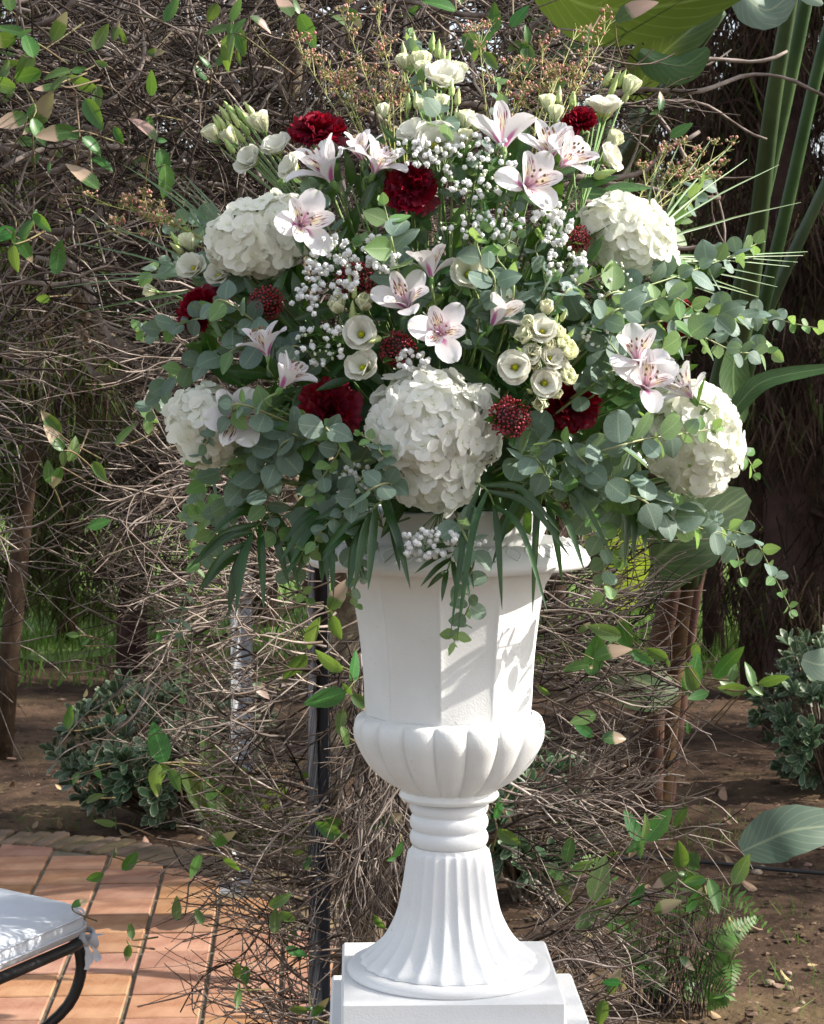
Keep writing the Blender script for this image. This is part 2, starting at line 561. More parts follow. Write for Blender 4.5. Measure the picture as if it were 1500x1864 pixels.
M_POSTL = mat('grey_post_paint', (0.42, 0.43, 0.46), (0.33, 0.34, 0.37), 6, 0.45, 0.0, hue=0, bump=0.1)
M_IRON = mat('black_iron', (0.012, 0.012, 0.013), (0.02, 0.02, 0.02), 20, 0.4, 0.0, hue=0, bump=0.1)
M_CUSH = mat('cushion_fabric', (0.66, 0.70, 0.76), (0.62, 0.66, 0.73), 5, 0.75, 0.0, hue=0, bump=0.06, bscale=25)
M_FOAM = mat('white_liner', (0.72, 0.72, 0.70), (0.65, 0.65, 0.62), 20, 0.6, 0, hue=0)
M_TILE = mat('terracotta', (0.28, 0.135, 0.078), (0.38, 0.215, 0.135), 7, 0.7, 0.16, bump=0.25, bscale=60, spec=0.25, hue=0.012, coords='Object')
M_GROUT = mat('mortar', (0.10, 0.085, 0.055), (0.17, 0.145, 0.10), 14, 0.9, 0.0, bump=0.5, bscale=80, hue=0)
M_BRICK = mat('edging_brick', (0.085, 0.065, 0.035), (0.16, 0.11, 0.07), 9, 0.85, 0.25, bump=0.5, bscale=50, hue=0.02)


def ex_soil(n, l, col, ux, uy, rv, vec):
    a = ramp_(n, l, noise_(n, l, 1.1, 3, vec), 0.52, 0.66)
    col = mix_(n, l, math_(n, l, 'MULTIPLY', a, 0.5), col, (0.17, 0.125, 0.07))
    b = ramp_(n, l, noise_(n, l, 55, 3, vec), 0.60, 0.68)
    return mix_(n, l, math_(n, l, 'MULTIPLY', b, 0.5), col, (0.20, 0.14, 0.09))


M_SOIL = mat('soil', (0.038, 0.025, 0.018), (0.105, 0.068, 0.047), 6, 0.95, 0.0, bump=1.0, bscale=38, spec=0.1, extra=ex_soil, hue=0)
M_CLOD = mat('soil_clod', (0.055, 0.036, 0.026), (0.15, 0.10, 0.07), 4, 0.95, 0.5, island=True, spec=0.1)
M_LAWN = mat('lawn_green', (0.09, 0.16, 0.03), (0.15, 0.23, 0.05), 1.6, 0.8, 0.0, bump=0.8, bscale=30, hue=0)
M_BLADE = mat('grass_blade', (0.10, 0.19, 0.03), (0.19, 0.30, 0.06), 2, 0.6, 0.35, island=True, trans=0.3)

# ------------------------------------------------------------------ the setting: ground, lawn, patio
TILT = R(3.3)


def in_patio(x, y, grow=0.0):
    return ((x + 1.6) / (1.55 + grow)) ** 2 + ((y - 4.6) / (2.25 + grow)) ** 2 < 1 or (y < 4.6 and x < -0.05 + grow)


def soil_h(x, y):
    return 0.018 * math.sin(x * 2.3 + 0.4 * y) * math.sin(y * 1.7) + 0.012 * math.sin(5.1 * x + 1.3) * math.sin(4.3 * y + x) - 0.02


mb = MB()
nx, ny = 150, 170
vs = []
for j in range(ny + 1):
    y = 2.0 + 11.5 * (j / ny) ** 1.25
    for i in range(nx + 1):
        x = -4.5 + 9 * i / nx
        h = soil_h(x, y) + rnd(-0.006, 0.006)
        if in_patio(x, y, 0.10):
            h = -0.06
        vs.append((x, y, h))
fs = [(j * (nx + 1) + i, j * (nx + 1) + i + 1, (j + 1) * (nx + 1) + i + 1, (j + 1) * (nx + 1) + i) for j in range(ny) for i in range(nx)]
mb.add(vs, fs)
tag(mb.build('soil_bed', M_SOIL), kind='structure')
mb = MB()
mb.add([(-300, -60, -0.09), (300, -60, -0.09), (300, 600, -0.09), (-300, 600, -0.09)], [(0, 1, 2, 3)])
tag(mb.build('ground', M_SOIL), kind='structure')
mb = MB()
lv = []
for i in range(81):
    x = -40 + i
    e = 12.2 + 0.5 * math.sin(x * 1.3) + 0.25 * math.sin(x * 4.1)
    lv += [(x, e, -0.03), (x, e + 0.8, 0.05), (x, 70, 0.12)]
mb.add(lv, [(3 * i + k, 3 * i + 3 + k, 3 * i + 4 + k, 3 * i + 1 + k) for i in range(80) for k in (0, 1)])
tag(mb.build('lawn', M_LAWN), kind='structure')


def tris(name, P0, D, Wd, material, parent=None, label=None, cat=None, kind='stuff'):
    """many thin blades in one mesh: roots P0, directions D (with length), half-width vectors Wd"""
    n_ = len(P0)
    v = np.empty((n_, 4, 3))
    v[:, 0] = P0 - Wd * 0.5
    v[:, 1] = P0 + Wd * 0.5
    v[:, 2] = P0 + D * 0.55 + Wd * 0.5
    v[:, 3] = P0 + D
    v = v.reshape(-1, 3)
    me = bpy.data.meshes.new(name)
    me.vertices.add(n_ * 4)
    me.vertices.foreach_set('co', v.ravel())
    me.loops.add(n_ * 4)
    me.loops.foreach_set('vertex_index', np.arange(n_ * 4))
    me.polygons.add(n_)
    me.polygons.foreach_set('loop_start', np.arange(n_) * 4)
    me.polygons.foreach_set('loop_total', np.full(n_, 4))
    me.update(calc_edges=True)
    me.materials.append(material)
    o = ob(name, me, parent)
    tag(o, label, cat, None, kind)
    return o


# lawn grass: short blades near its edge and sparse weeds on the bare soil
n_ = 26000
gx = RNG.uniform(-7, 5, n_)
gy = 12.1 + RNG.exponential(3.2, n_)
gy = np.where(RNG.random(n_) < 0.12, RNG.uniform(10.6, 12.5, n_), gy)
P0 = np.stack([gx, gy, np.full(n_, 0.0) + 0.01 * (gy > 13)], 1)
D = np.stack([RNG.normal(0, .04, n_), RNG.normal(0, .04, n_), RNG.uniform(.05, .16, n_)], 1)
Wd = np.stack([RNG.uniform(.006, .014, n_), np.zeros(n_), np.zeros(n_)], 1)
tris('lawn_grass', P0, D, Wd, M_BLADE, label='bright green lawn grass beyond the bare soil bed', cat='grass')
n_ = 420
cx = np.array([[G(1200, 1520).x, G(1200, 1520).y], [G(1330, 1500).x, G(1330, 1500).y], [G(1330, 1700).x, G(1330, 1700).y], [G(1390, 1660).x, G(1390, 1660).y],
               [G(1480, 1790).x, G(1480, 1790).y], [G(150, 1490).x, G(150, 1490).y], [G(1150, 1540).x, G(1150, 1540).y]])
k = RNG.integers(0, len(cx), n_)
P0 = np.stack([cx[k, 0] + RNG.normal(0, .16, n_), cx[k, 1] + RNG.normal(0, .12, n_), np.full(n_, -0.015)], 1)
D = np.stack([RNG.normal(0, .03, n_), RNG.normal(0, .03, n_), RNG.uniform(.015, .06, n_)], 1)
Wd = np.stack([RNG.uniform(.002, .004, n_), np.zeros(n_), np.zeros(n_)], 1)
tris('weed_grass', P0, D, Wd, M_BLADE, label='thin tufts of grass sprouting on the bare soil', cat='grass')

# clods of soil
mb = MB()
for i in range(9000):
    t = random.random()
    y = 4.6 + 8 * t ** 1.4
    x = rnd(-0.27 * y, 0.27 * y)
    if in_patio(x, y, 0.14):
        continue
    r = rnd(0.003, 0.011) * (1 if random.random() < .9 else 2)
    c = Vector((x, y, soil_h(x, y) + r * 0.3))
    q = [c + Vector((rnd(-1, 1), rnd(-1, 1), 0)).normalized() * r * rnd(.7, 1.2) for _ in range(3)]
    q = [c + Vector((math.cos(a + i), math.sin(a + i), 0)) * r * rnd(.7, 1.3) for a in (0, 1.6, 3.1, 4.7)]
    mb.add(q + [c + Vector((rnd(-.3, .3) * r, rnd(-.3, .3) * r, r * rnd(.2, .45)))], [(0, 1, 4), (1, 2, 4), (2, 3, 4), (3, 0, 4)])
tag(mb.build('soil_clods', M_CLOD, smooth=False), 'crumbs of dark dry soil scattered over the bed', 'soil', None, 'stuff')

# patio of terracotta tiles with mortar joints and an edging of bricks
mb = MB()
ring = []
for i in range(61):
    a = PI * 0.5 * i / 60 * 2 - 0.35
    ring.append((-1.6 + (1.55 + 0.02) * math.cos(a), 4.6 + (2.25 + 0.02) * math.sin(a), 0.004))
base = [(-3.2, 1.5, 0.006), (-0.05, 1.5, 0.004)]
vs = base + ring
mb.add(vs + [(-1.8, 4.2, 0.004)], [(i, i + 1, len(vs)) for i in range(len(vs) - 1)] + [(len(vs) - 1, 0, len(vs))])
patio = tag(mb.build('patio', M_GROUT), kind='structure')
tile_meshes = []
for k in range(4):
    t = MB()
    t.box((0, 0, 0), (0.0910, 0.0930, 0.012), bev=0.003)
    tile_meshes.append(t.mesh('tile', M_TILE, smooth=False))
ca, sa = math.cos(TILT), math.sin(TILT)
for i in range(-11, 10):
    for j in range(-8, 18):
        u, v = i * 0.195, j * 0.198 + (0.0 if i % 1 == 0 else 0)
        x0, y0 = -1.015, 4.98
        x = x0 + u * ca - v * sa
        y = y0 + u * sa + v * ca
        if y < 3.4 or not in_patio(x, y, -0.02):
            continue
        px = 750 + x / y * F
        if px < -420 or px > 1000:
            continue
        M = Matrix.Translation((x, y, rnd(-0.0015, 0.0015))) @ rotm('Z', TILT + rnd(-.008, .008)) @ rotm('X', rnd(-.006, .006))
        ob('tile', random.choice(tile_meshes), patio, M)
t = MB()
t.box((0, 0, 0), (0.0275, 0.105, 0.03), bev=0.005)
brick_me = t.mesh('brick', M_BRICK, smooth=False)
edging = tag(thing('brick_edging', None, None, (-1.6, 4.6, 0)), kind='structure')
a = -0.25
while a < PI * 0.78:
    ex, ey = 1.55 + 0.09, 2.25 + 0.09
    x, y = -1.6 + ex * math.cos(a), 4.6 + ey * math.sin(a)
    nxn = Vector((math.cos(a) / ex, math.sin(a) / ey, 0)).normalized()
    ang = math.atan2(nxn.y, nxn.x) - PI / 2
    ob('brick', brick_me, edging, Matrix.Translation((x + 1.6, y - 4.6, -0.013 + rnd(-.003, .003))) @ rotm('Z', ang + rnd(-.03, .03)) @ rotm('X', rnd(-.02, .02)))
    sp_ = math.hypot(ex * math.sin(a), ey * math.cos(a))
    a += 0.064 / sp_

# ------------------------------------------------------------------ background conifers


def conifer(x, y, h, rad, n, green, label, low=0.3, lean=0.0, trunkr=0.12, group='conifers behind the soil bed', clump=60, strand=(.10, .3), open_=0.0):
    root = thing('conifer_tree', label, 'tree', (x, y, 0), group=group)
    mb = MB()
    tp = [Vector((lean * t + 0.05 * math.sin(5 * t + x), 0.04 * math.cos(4 * t), h * t - .1)) for t in [i / 9 for i in range(10)]]
    mb.tube(tp, trunkr, 9, trunkr * 0.3)
    mb.build('trunk', M_CTRUNK, root)
    mb = MB()
    cl = []
    for i in range(clump):
        t = rnd(low / h, 1)
        a = rnd(0, 2 * PI)
        p0 = Vector((lean * t, 0, h * t))
        rr = rad * (1 - 0.55 * t) * rnd(.45, 1.1)
        p1 = p0 + Vector((math.cos(a) * rr, math.sin(a) * rr, rr * rnd(-.25, .5)))
        mid = (p0 + p1) / 2 + Vector((0, 0, rnd(-.05, .12)))
        mb.tube([p0, mid, p1], 0.02, 4, 0.004, cap=False)
        cl.append((p0, mid, p1))
    tag(mb.build('branches', M_CTRUNK, root), kind='stuff')
    cl_ = np.array([[tuple(a), tuple(b), tuple(c)] for a, b, c in cl])
    k = RNG.integers(0, len(cl_), n)
    s = RNG.random(n)[:, None] ** 0.7
    base_ = (1 - s) ** 2 * cl_[k, 0] + 2 * s * (1 - s) * cl_[k, 1] + s * s * cl_[k, 2]
    base_ = base_ + RNG.normal(0, 1, (n, 3)) * np.array([.10, .10, .09]) * rad / 0.8
    base_[:, 2] = np.maximum(base_[:, 2], low * 0.8 + 0.1)
    L = RNG.uniform(strand[0], strand[1], n)
    D = np.stack([RNG.normal(0, .35, n), RNG.normal(0, .35, n), -RNG.uniform(.3, 1.2, n)], 1)
    D = D / np.linalg.norm(D, axis=1)[:, None] * L[:, None]
    a = RNG.uniform(0, PI, n)
    wd = RNG.uniform(.006, .016, n) * (y / 11)
    Wd = np.stack([np.cos(a) * wd, np.sin(a) * wd, np.zeros(n)], 1)
    kk = int(n * green)
    if kk:
        tris('green_foliage', base_[:kk], D[:kk], Wd[:kk], M_CGREEN, root)
    if n - kk:
        tris('brown_foliage', base_[kk:], D[kk:], Wd[kk:], M_CBROWN, root)
    return root


def bx(px, Y):
    return (px - 750) / F * Y


conifer(bx(1440, 9.2), 9.2, 6.2, 0.75, 21000, 0.08, 'tall brown-needled conifer at the right, behind the pale shrub', 0.35, trunkr=0.16, clump=95)
conifer(bx(1290, 12.0), 12.0, 6.5, 0.8, 8500, 0.15, 'dark conifer with two thin trunks right of the dry plant stalk', 0.9, trunkr=0.07, clump=70)
conifer(bx(1375, 10.6), 10.6, 6.0, 0.55, 9000, 0.10, 'slim dark conifer between two thicker conifers at the right', 0.5, trunkr=0.11, clump=50)
conifer(bx(1180, 14.0), 14.0, 6.5, 0.9, 10000, 0.3, 'conifer standing behind the long green stalks', 0.9, trunkr=0.11, clump=70)
conifer(bx(10, 8.6), 8.6, 5.2, 0.45, 6000, 0.5, 'reddish leaning trunk at the far left behind the vine', 1.1, lean=0.45, trunkr=0.048, clump=26)
conifer(bx(250, 10.8), 10.8, 5.4, 0.75, 13000, 0.55, 'dark green conifer left of the pale curved vine branch', 0.55, trunkr=0.09, clump=60)
conifer(bx(130, 12.4), 12.4, 5.5, 0.7, 11000, 0.7, 'low-branched conifer at the left over the lawn edge', 0.25, trunkr=0.07, clump=60)
conifer(bx(-60, 11.2), 11.2, 5.5, 0.8, 9000, 0.6, 'conifer cut by the left border of the photo', 0.4, trunkr=0.1, clump=50)
conifer(bx(480, 13.0), 13.0, 5.8, 0.9, 13000, 0.6, 'conifer directly behind the left side of the bouquet', 0.8, trunkr=0.12, clump=60)
conifer(bx(760, 13.5), 13.5, 6.0, 1.0, 12000, 0.6, 'conifer hidden mostly by the urn and flowers', 0.8, trunkr=0.12, clump=60)
conifer(bx(990, 13.2), 13.2, 6.0, 0.9, 12000, 0.5, 'conifer seen in gaps between flowers and broad leaves', 0.7, trunkr=0.12, clump=60)
conifer(bx(1620, 10.5), 10.5, 6.0, 0.9, 9000, 0.2, 'conifer cut by the right border of the photo', 0.4, trunkr=0.14, clump=50)

# unseen trees added beyond the right border to shade bed, chair, pedestal and bouquet
conifer(4.2, 6.6, 7.5, 1.1, 14000, 0.5, 'unseen conifer added beyond the right border to shade the soil bed', 0.4, trunkr=0.15, clump=70, strand=(.15, .4))
conifer(4.0, 9.0, 7.5, 1.2, 14000, 0.5, 'unseen conifer added for shade beyond the right border, farther along the row', 0.4, trunkr=0.15, clump=70, strand=(.15, .4))
conifer(4.6, 11.6, 8.0, 1.3, 14000, 0.5, 'unseen conifer added for shade beyond the right border at the lawn end of the row', 0.4, trunkr=0.15, clump=70, strand=(.15, .4))
conifer(4.2, 4.35, 3.95, 0.85, 11000, 0.6, 'unseen short bushy conifer added beyond the right border to shade the chair', 0.5, trunkr=0.08, clump=70, strand=(.1, .3))
conifer(4.1, 3.0, 3.5, 0.85, 11000, 0.6, 'unseen short bushy conifer added beyond the right border to shade the pedestal', 0.4, trunkr=0.08, clump=70, strand=(.1, .3))
conifer(4.3, 4.1, 8.0, 1.35, 15000, 0.5, 'unseen conifer added beyond the right border to shade the upper bouquet, crown kept above the sun on the urn', 5.75, trunkr=0.13, clump=80, strand=(.15, .4))

# a far row of hedge trees beyond the lawn
n_ = 60000
hx = RNG.uniform(-12, 12, n_)
hz = RNG.uniform(0, 1, n_) ** 0.9 * 4.6
P0 = np.stack([hx, 27 + RNG.normal(0, .8, n_), hz], 1)
keep = (np.sin(hx * 1.9) + np.sin(hx * 4.3 + hz * 1.1) + np.sin(hz * 2.7 + hx) + RNG.normal(0, .5, n_) + (3.0 - hz * 0.6)) > 0
P0 = P0[keep]
n_ = len(P0)
D = np.stack([RNG.normal(0, .25, n_), RNG.normal(0, .2, n_), -RNG.uniform(.05, .5, n_)], 1)
Wd = np.stack([RNG.uniform(.04, .11, n_), np.zeros(n_), RNG.uniform(-.03, .03, n_)], 1)
tris('treeline', P0, D, Wd, M_CGREEN, label='far dark tree line beyond the lawn', cat='trees')

# ------------------------------------------------------------------ variegated shrubs
pl_me = [petal(1, 0.42, pr_spoon, b0=rnd(.1, .3), b1=rnd(-.4, .3), cup=rnd(.15, .4), nu=5, nv=2).mesh('leaf', M_PITT) for _ in range(4)]


def shrub(cx, cy, cz, rx, ry, rz, nros, label, base=0.0):
    root = thing('variegated_shrub', label, 'shrub', (cx, cy, 0), group='pale-edged shrubs on the soil bed')
    st = MB()
    ros = []
    for i in range(nros):
        while True:
            p = Vector((rnd(-1, 1), rnd(-1, 1), rnd(-1, 1)))
            if 0.45 < p.length < 1:
                break
        p = p * rnd(.9, 1.06)
        q = Vector((p.x * rx, p.y * ry, cz + p.z * rz))
        ros.append((q, Vector((p.x, p.y, p.z + 0.7)).normalized()))
        st.tube([Vector((rnd(-.04, .04), rnd(-.04, .04), -.03)), Vector((q.x * .55, q.y * .55, q.z * .6)), q], .006, 4, .0025, cap=False)
    st.build('stem', M_BRANCH, root)
    ros.sort(key=lambda a: a[0].y)      # the camera side first
    cnt = 0
    rest = MB()
    for q, d in ros:
        rot = d.to_track_quat('Z', 'Y').to_matrix().to_4x4()
        m = random.randint(8, 11)
        for k in range(m):
            el = R(rnd(8, 35)) if k < m * .6 else R(rnd(40, 75))
            s = rnd(.05, .08)
            M = Matrix.Translation(q) @ rot @ rotm('Z', k * 2.4 + rnd(-.2, .2)) @ rotm('X', el) @ Matrix.Scale(s, 4)
            if cnt < 290:
                ob('leaf', random.choice(pl_me), root, M)
                cnt += 1
            else:
                petal(1, 0.42, pr_spoon, b0=.2, b1=rnd(-.4, .3), cup=.25, nu=3, nv=2, mb=rest, M=M)
    if rest.v:
        tag(rest.build('foliage', M_PITT, root), kind='stuff')
    return root


g = G(300, 1490)
shrub(g.x, g.y, 0.26, 0.40, 0.32, 0.26, 230, 'wide pale-edged shrub behind the vine twigs, left of the grey post')
g = G(1470, 1440)
shrub(g.x + 0.10, g.y + .1, 0.30, 0.30, 0.28, 0.31, 170, 'pale-edged shrub at the right border by the broad leaf tip')
g = G(965, 1640)
shrub(g.x, g.y + .1, 0.24, 0.20, 0.2, 0.24, 90, 'pale-edged shrub half hidden behind the pedestal column')

# ------------------------------------------------------------------ posts, hoses
po = thing('metal_post', 'dark charcoal square post left of the urn', 'post', (bx(579, 4.05), 4.05, 0), group='pergola posts')
mb = MB(); mb.box((0, 0, .8), (0.021, 0.021, .82), bev=.001); mb.build('shaft', M_POSTD, po)
mb = MB(); mb.box((0, 0, 0.004), (0.06, 0.06, 0.006), bev=.002); mb.build('base_plate', M_POSTD, po)
po = thing('metal_post', 'pale grey square post standing among the twigs left of the dark post', 'post', (bx(438, 6.25), 6.25, 0), group='pergola posts')
mb = MB(); mb.box((0, 0, .95), (0.032, 0.026, .97), bev=.001); mb.build('shaft', M_POSTL, po)
mb = MB(); mb.box((0, 0, 0.004), (0.07, 0.07, 0.006), bev=.002); mb.build('base_plate', M_POSTL, po)
for pts, lb in (([(-40, 1528), (60, 1536), (150, 1540), (300, 1543), (450, 1538), (600, 1560)], 'thin black irrigation hose along the brick edging at the left'),
                ([(1000, 1530), (1090, 1572), (1180, 1575), (1300, 1580), (1400, 1586), (1520, 1592)], 'thin black irrigation hose across the soil at the right')):
    mb = MB()
    q = [G(*p) + Vector((0, 0, .008)) for p in pts]
    q = crom(q, 30)
    q = [a + Vector((0, 0, soil_h(a.x, a.y) + .012)) for a in q]
    mb.tube(q, .007, 6)
    tag(mb.build('irrigation_hose', M_HOSE), lb, 'hose')

# ------------------------------------------------------------------ the climbing vine
vine = thing('climbing_vine', 'leafless tangled climbing vine with drooping grey-brown twigs behind the urn', 'vine', P(660, 2050, 4.4))
vo = vine.location.copy()
VI = Matrix.Translation(-vo)


def vpath(x, y, Y, ang, length, curv, steps, wig, dY):
    pts = []
    st = length / steps
    a = ang
    am, fq, ph = rnd(.10, .34), rnd(.8, 2.2) * 2 * PI / steps, rnd(0, 6.28)
    for i in range(steps + 1):
        pts.append(P(x, y, Y) - vo)
        a += curv / steps + random.gauss(0, wig) + am * math.sin(fq * i + ph)
        x += math.cos(a) * st
        y += math.sin(a) * st
        Y += dY / steps + random.gauss(0, .008)
    return pts, (x, y, Y, a)


twigs = MB()
twigs_old = MB()
n_single = [0]


def twig(x, y, Y, ang, length, curv, r, wig=.10, dY=0.0, old=False, kids=2, single=False):
    steps = max(5, int(length / 24))
    pts, end = vpath(x, y, Y, ang, length, curv, steps, wig * .8, dY)
    rr = [r * (1 - .5 * i / steps) * rnd(.82, 1.22) for i in range(steps + 1)]
    if single and n_single[0] < 280:
        n_single[0] += 1
        mb = MB()
        mb.tube(pts, rr, 5)
        o = mb
        mbk = mb
    else:
        mbk = twigs_old if old else twigs
        mbk.tube(pts, rr, 3, cap=False)
    for k in range(kids):
        i = random.randint(1, len(pts) - 2)
        d = (pts[i + 1] - pts[i])
        s = random.choice((-1, 1)) * rnd(.3, .9)
        c, sn = math.cos(s), math.sin(s)
        d = Vector((d.x * c - d.z * sn, d.y + rnd(-.01, .01), d.x * sn + d.z * c))
        m = random.randint(2, 5)
        q = [pts[i]]
        bend = Vector((rnd(-.2, .2), 0, rnd(-.2, .2)))
        for j in range(m):
            d = d + (bend + Vector((rnd(-.14, .14), rnd(-.15, .15), rnd(-.14, .14)))) * d.length
            q.append(q[-1] + d * rnd(.6, 1.2))
        mbk.tube(q, r * .6, 3, r * .3, cap=False)
    if single and mbk is not twigs and mbk is not twigs_old:
        mbk.build('twig', M_TWIG, vine)
    return end


def bunch(x, y, Y, ang, n, length, spread=.16, curv=(-.4, .2), pos=26, r=.0026, single=0, wig=.09, dY=-.1, kids=2):
    for i in range(n):
        twig(x + random.gauss(0, pos), y + random.gauss(0, pos), Y + rnd(-.22, .22), ang + random.gauss(0, spread),
             length * rnd(.55, 1.15), rnd(*curv), r * rnd(.6, 1.35), wig, dY, old=random.random() < .3, kids=random.choice((1, 2, 3)), single=i < single)


# top tangle, from the left border to behind the broad leaves
for i in range(1900):
    x = rnd(-80, 1190)
    y = rnd(-60, 600)
    lim = 620 if x < 560 else 560
    if y > lim or (x > 940 and random.random() < (x - 900) / 250) or (x > 1060) or (x < 330 and y > 330 and random.random() < .4):
        continue
    # a few see-through gaps low at the left
    if (x - 235) ** 2 / 75 ** 2 + (y - 385) ** 2 / 60 ** 2 < 1 and random.random() < .75:
        continue
    if random.random() < .55:
        a = rnd(-.65, .55) + (PI if random.random() < .5 else 0)
        if 380 < x < 800:
            a += -.5
    else:
        a = rnd(0, 2 * PI)
    twig(x, y, rnd(3.85, 4.75), a, rnd(110, 330), rnd(-1.6, 1.6), rnd(.0014, .0034), .15, rnd(-.1, .1), old=random.random() < .55, kids=random.choice((0, 1, 2)))
for i in range(150):    # thicker stems inside the tangle
    x, y = rnd(-50, 1100), rnd(-60, 520)
    twig(x, y, rnd(4.0, 4.8), rnd(-.7, .5) + (PI if random.random() < .5 else 0) + (0.9 if 400 < x < 760 else 0), rnd(200, 480), rnd(-.8, .8), rnd(.004, .008), .09, 0, old=True, kids=1, single=True)
# older dead thatch behind it
for i in range(1000):
    x, y = rnd(-80, 1010), rnd(-60, 560)
    if (x - 235) ** 2 / 80 ** 2 + (y - 390) ** 2 / 70 ** 2 < 1:
        continue
    twig(x, y, rnd(4.7, 5.3), rnd(-.6, .6) + (PI if random.random() < .5 else 0), rnd(140, 360), rnd(-1, 1), rnd(.002, .0045), .12, 0, old=True, kids=0)

# left side, sweeping out from behind the flowers
for k in range(44):
    y = rnd(520, 1240)
    x = rnd(330, 620) if y > 700 else rnd(260, 600)
    bunch(x, y, rnd(3.8, 4.5), PI + rnd(-.42, .08), random.randint(8, 14), rnd(150, 320), .24, (-.6, 1.2), 26, single=1)
for k in range(15):
    bunch(rnd(430, 620), rnd(1150, 1600), rnd(3.95, 4.5), PI + rnd(-.6, -.05), random.randint(7, 12), rnd(150, 320), .26, (-.4, 1.2), 26, single=2)
for k in range(12):     # over the tiles
    bunch(rnd(520, 700), rnd(1560, 1880), rnd(3.7, 4.3), PI + rnd(-.25, .35), random.randint(8, 13), rnd(160, 330), .18, (-.5, .9), 22, single=1)
for k in range(9):      # far left, coming in from outside
    bunch(rnd(-90, -20), rnd(560, 1260), rnd(3.8, 4.3), rnd(-.3, .45), random.randint(6, 10), rnd(110, 230), .2, (-.5, .5), 26, single=1)
# hanging near the trunk
for k in range(24):
    bunch(rnd(625, 745), rnd(1080, 1560), rnd(3.9, 4.5), PI / 2 + rnd(-.25, .55), random.randint(7, 11), rnd(180, 360), .2, (-.6, 1.1), 26, single=1)
# right side
for k in range(30):
    y = rnd(1010, 1500)
    bunch(rnd(930, 1080), y, rnd(3.9, 4.5), rnd(-.05, .5), random.randint(7, 11), rnd(130, 280), .25, (-1.3, .2), 24, single=1)
for k in range(20):
    bunch(rnd(900, 1060), rnd(1420, 1880), rnd(3.8, 4.4), rnd(.0, .7), random.randint(6, 10), rnd(130, 300), .16, (-1.0, .4), 24, single=1)
for k in range(2):
    bunch(rnd(1000, 1100), rnd(0, 260), rnd(4.0, 4.4), rnd(-.3, .3), 6, rnd(120, 260), .2, (-.5, .3), 22, single=1, kids=3)
tag(twigs.build('twigs', M_TWIG, vine), kind='stuff')
tag(twigs_old.build('old_twigs', M_TWIGD, vine), kind='stuff')

# main limbs of the vine
for pts, r0, r1 in (
    ([(665, 2060), (668, 1850), (650, 1650), (700, 1480), (640, 1300), (630, 1100), (600, 900), (560, 700), (540, 450), (530, 200), (545, -60)], .045, .02),
    ([(690, 2060), (700, 1800), (735, 1600), (705, 1450), (730, 1300), (720, 1100), (760, 800), (780, 400), (810, 200), (800, -60)], .03, .016),
    ([(640, 2060), (620, 1800), (640, 1600), (600, 1400), (625, 1250), (560, 1060), (480, 900), (370, 860), (290, 800), (255, 700), (258, 640), (235, 655), (180, 640), (140, 590)], .022, .007),
    ([(600, 1000), (450, 780), (340, 690), (260, 650), (205, 620), (160, 585), (130, 520)], .02, .011),
    ([(560, 900), (400, 720), (260, 690), (190, 690), (150, 640), (140, 590)], .012, .006),
    ([(540, 300), (400, 220), (300, 180), (150, 260), (40, 300), (-60, 330)], .016, .008),
    ([(545, 120), (480, 60), (330, 60), (200, 140), (-60, 190)], .013, .008),
    ([(700, 1500), (820, 1350), (930, 1250), (1050, 1240)], .012, .005),
    ([(720, 1700), (880, 1540), (980, 1490), (1100, 1500)], .012, .004),
    ([(800, 330), (900, 180), (1000, 60), (1080, -40)], .013, .008),
    ([(560, 950), (470, 1010), (350, 1040), (240, 1060)], .009, .004),
):
    mb = MB()
    Yc = 4.42
    q = crom([P(x, y, Yc + 0.12 * math.sin(i * 1.7)) - vo for i, (x, y) in enumerate(pts)], len(pts) * 6)
    q = [a + Vector((rnd(-.004, .004), rnd(-.004, .004), rnd(-.004, .004))) for a in q]
    mb.tube(q, r0, 9, r1)
    mb.build('limb', M_BRANCH, vine)

# its leaves
vl_me = [petal(1, rnd(.46, .64), pr_egg, b0=rnd(-.2, .4), b1=rnd(-1.0, .7), cup=rnd(.1, .45), ruff=rnd(0, .03), rf=2, nu=6, nv=4).mesh('leaf', M_VLEAF) for _ in range(6)]


def leaf_at(x, y, Y, ang, size_px, parent=vine, off=None, meshes=vl_me, face=None, tilt=.5, name='leaf'):
    """leaf whose base is at (x, y), pointing along image angle ang (0 right, 90 up)"""
    p = P(x, y, Y) - (off if off is not None else vo)
    a = R(ang)
    d = Vector((math.cos(a), rnd(-.3, .3), math.sin(a))).normalized()
    nrm = Vector((rnd(-tilt, tilt), -1, rnd(-tilt, tilt) + .25)) if face is None else Vector(face)
    sd = d.cross(nrm).normalized()
    up = sd.cross(d)
    M3 = Matrix((sd, d, up)).transposed().to_4x4()
    s = size_px * Y / F
    return ob(name, random.choice(meshes), parent, Matrix.Translation(p) @ M3 @ Matrix.Scale(s, 4))


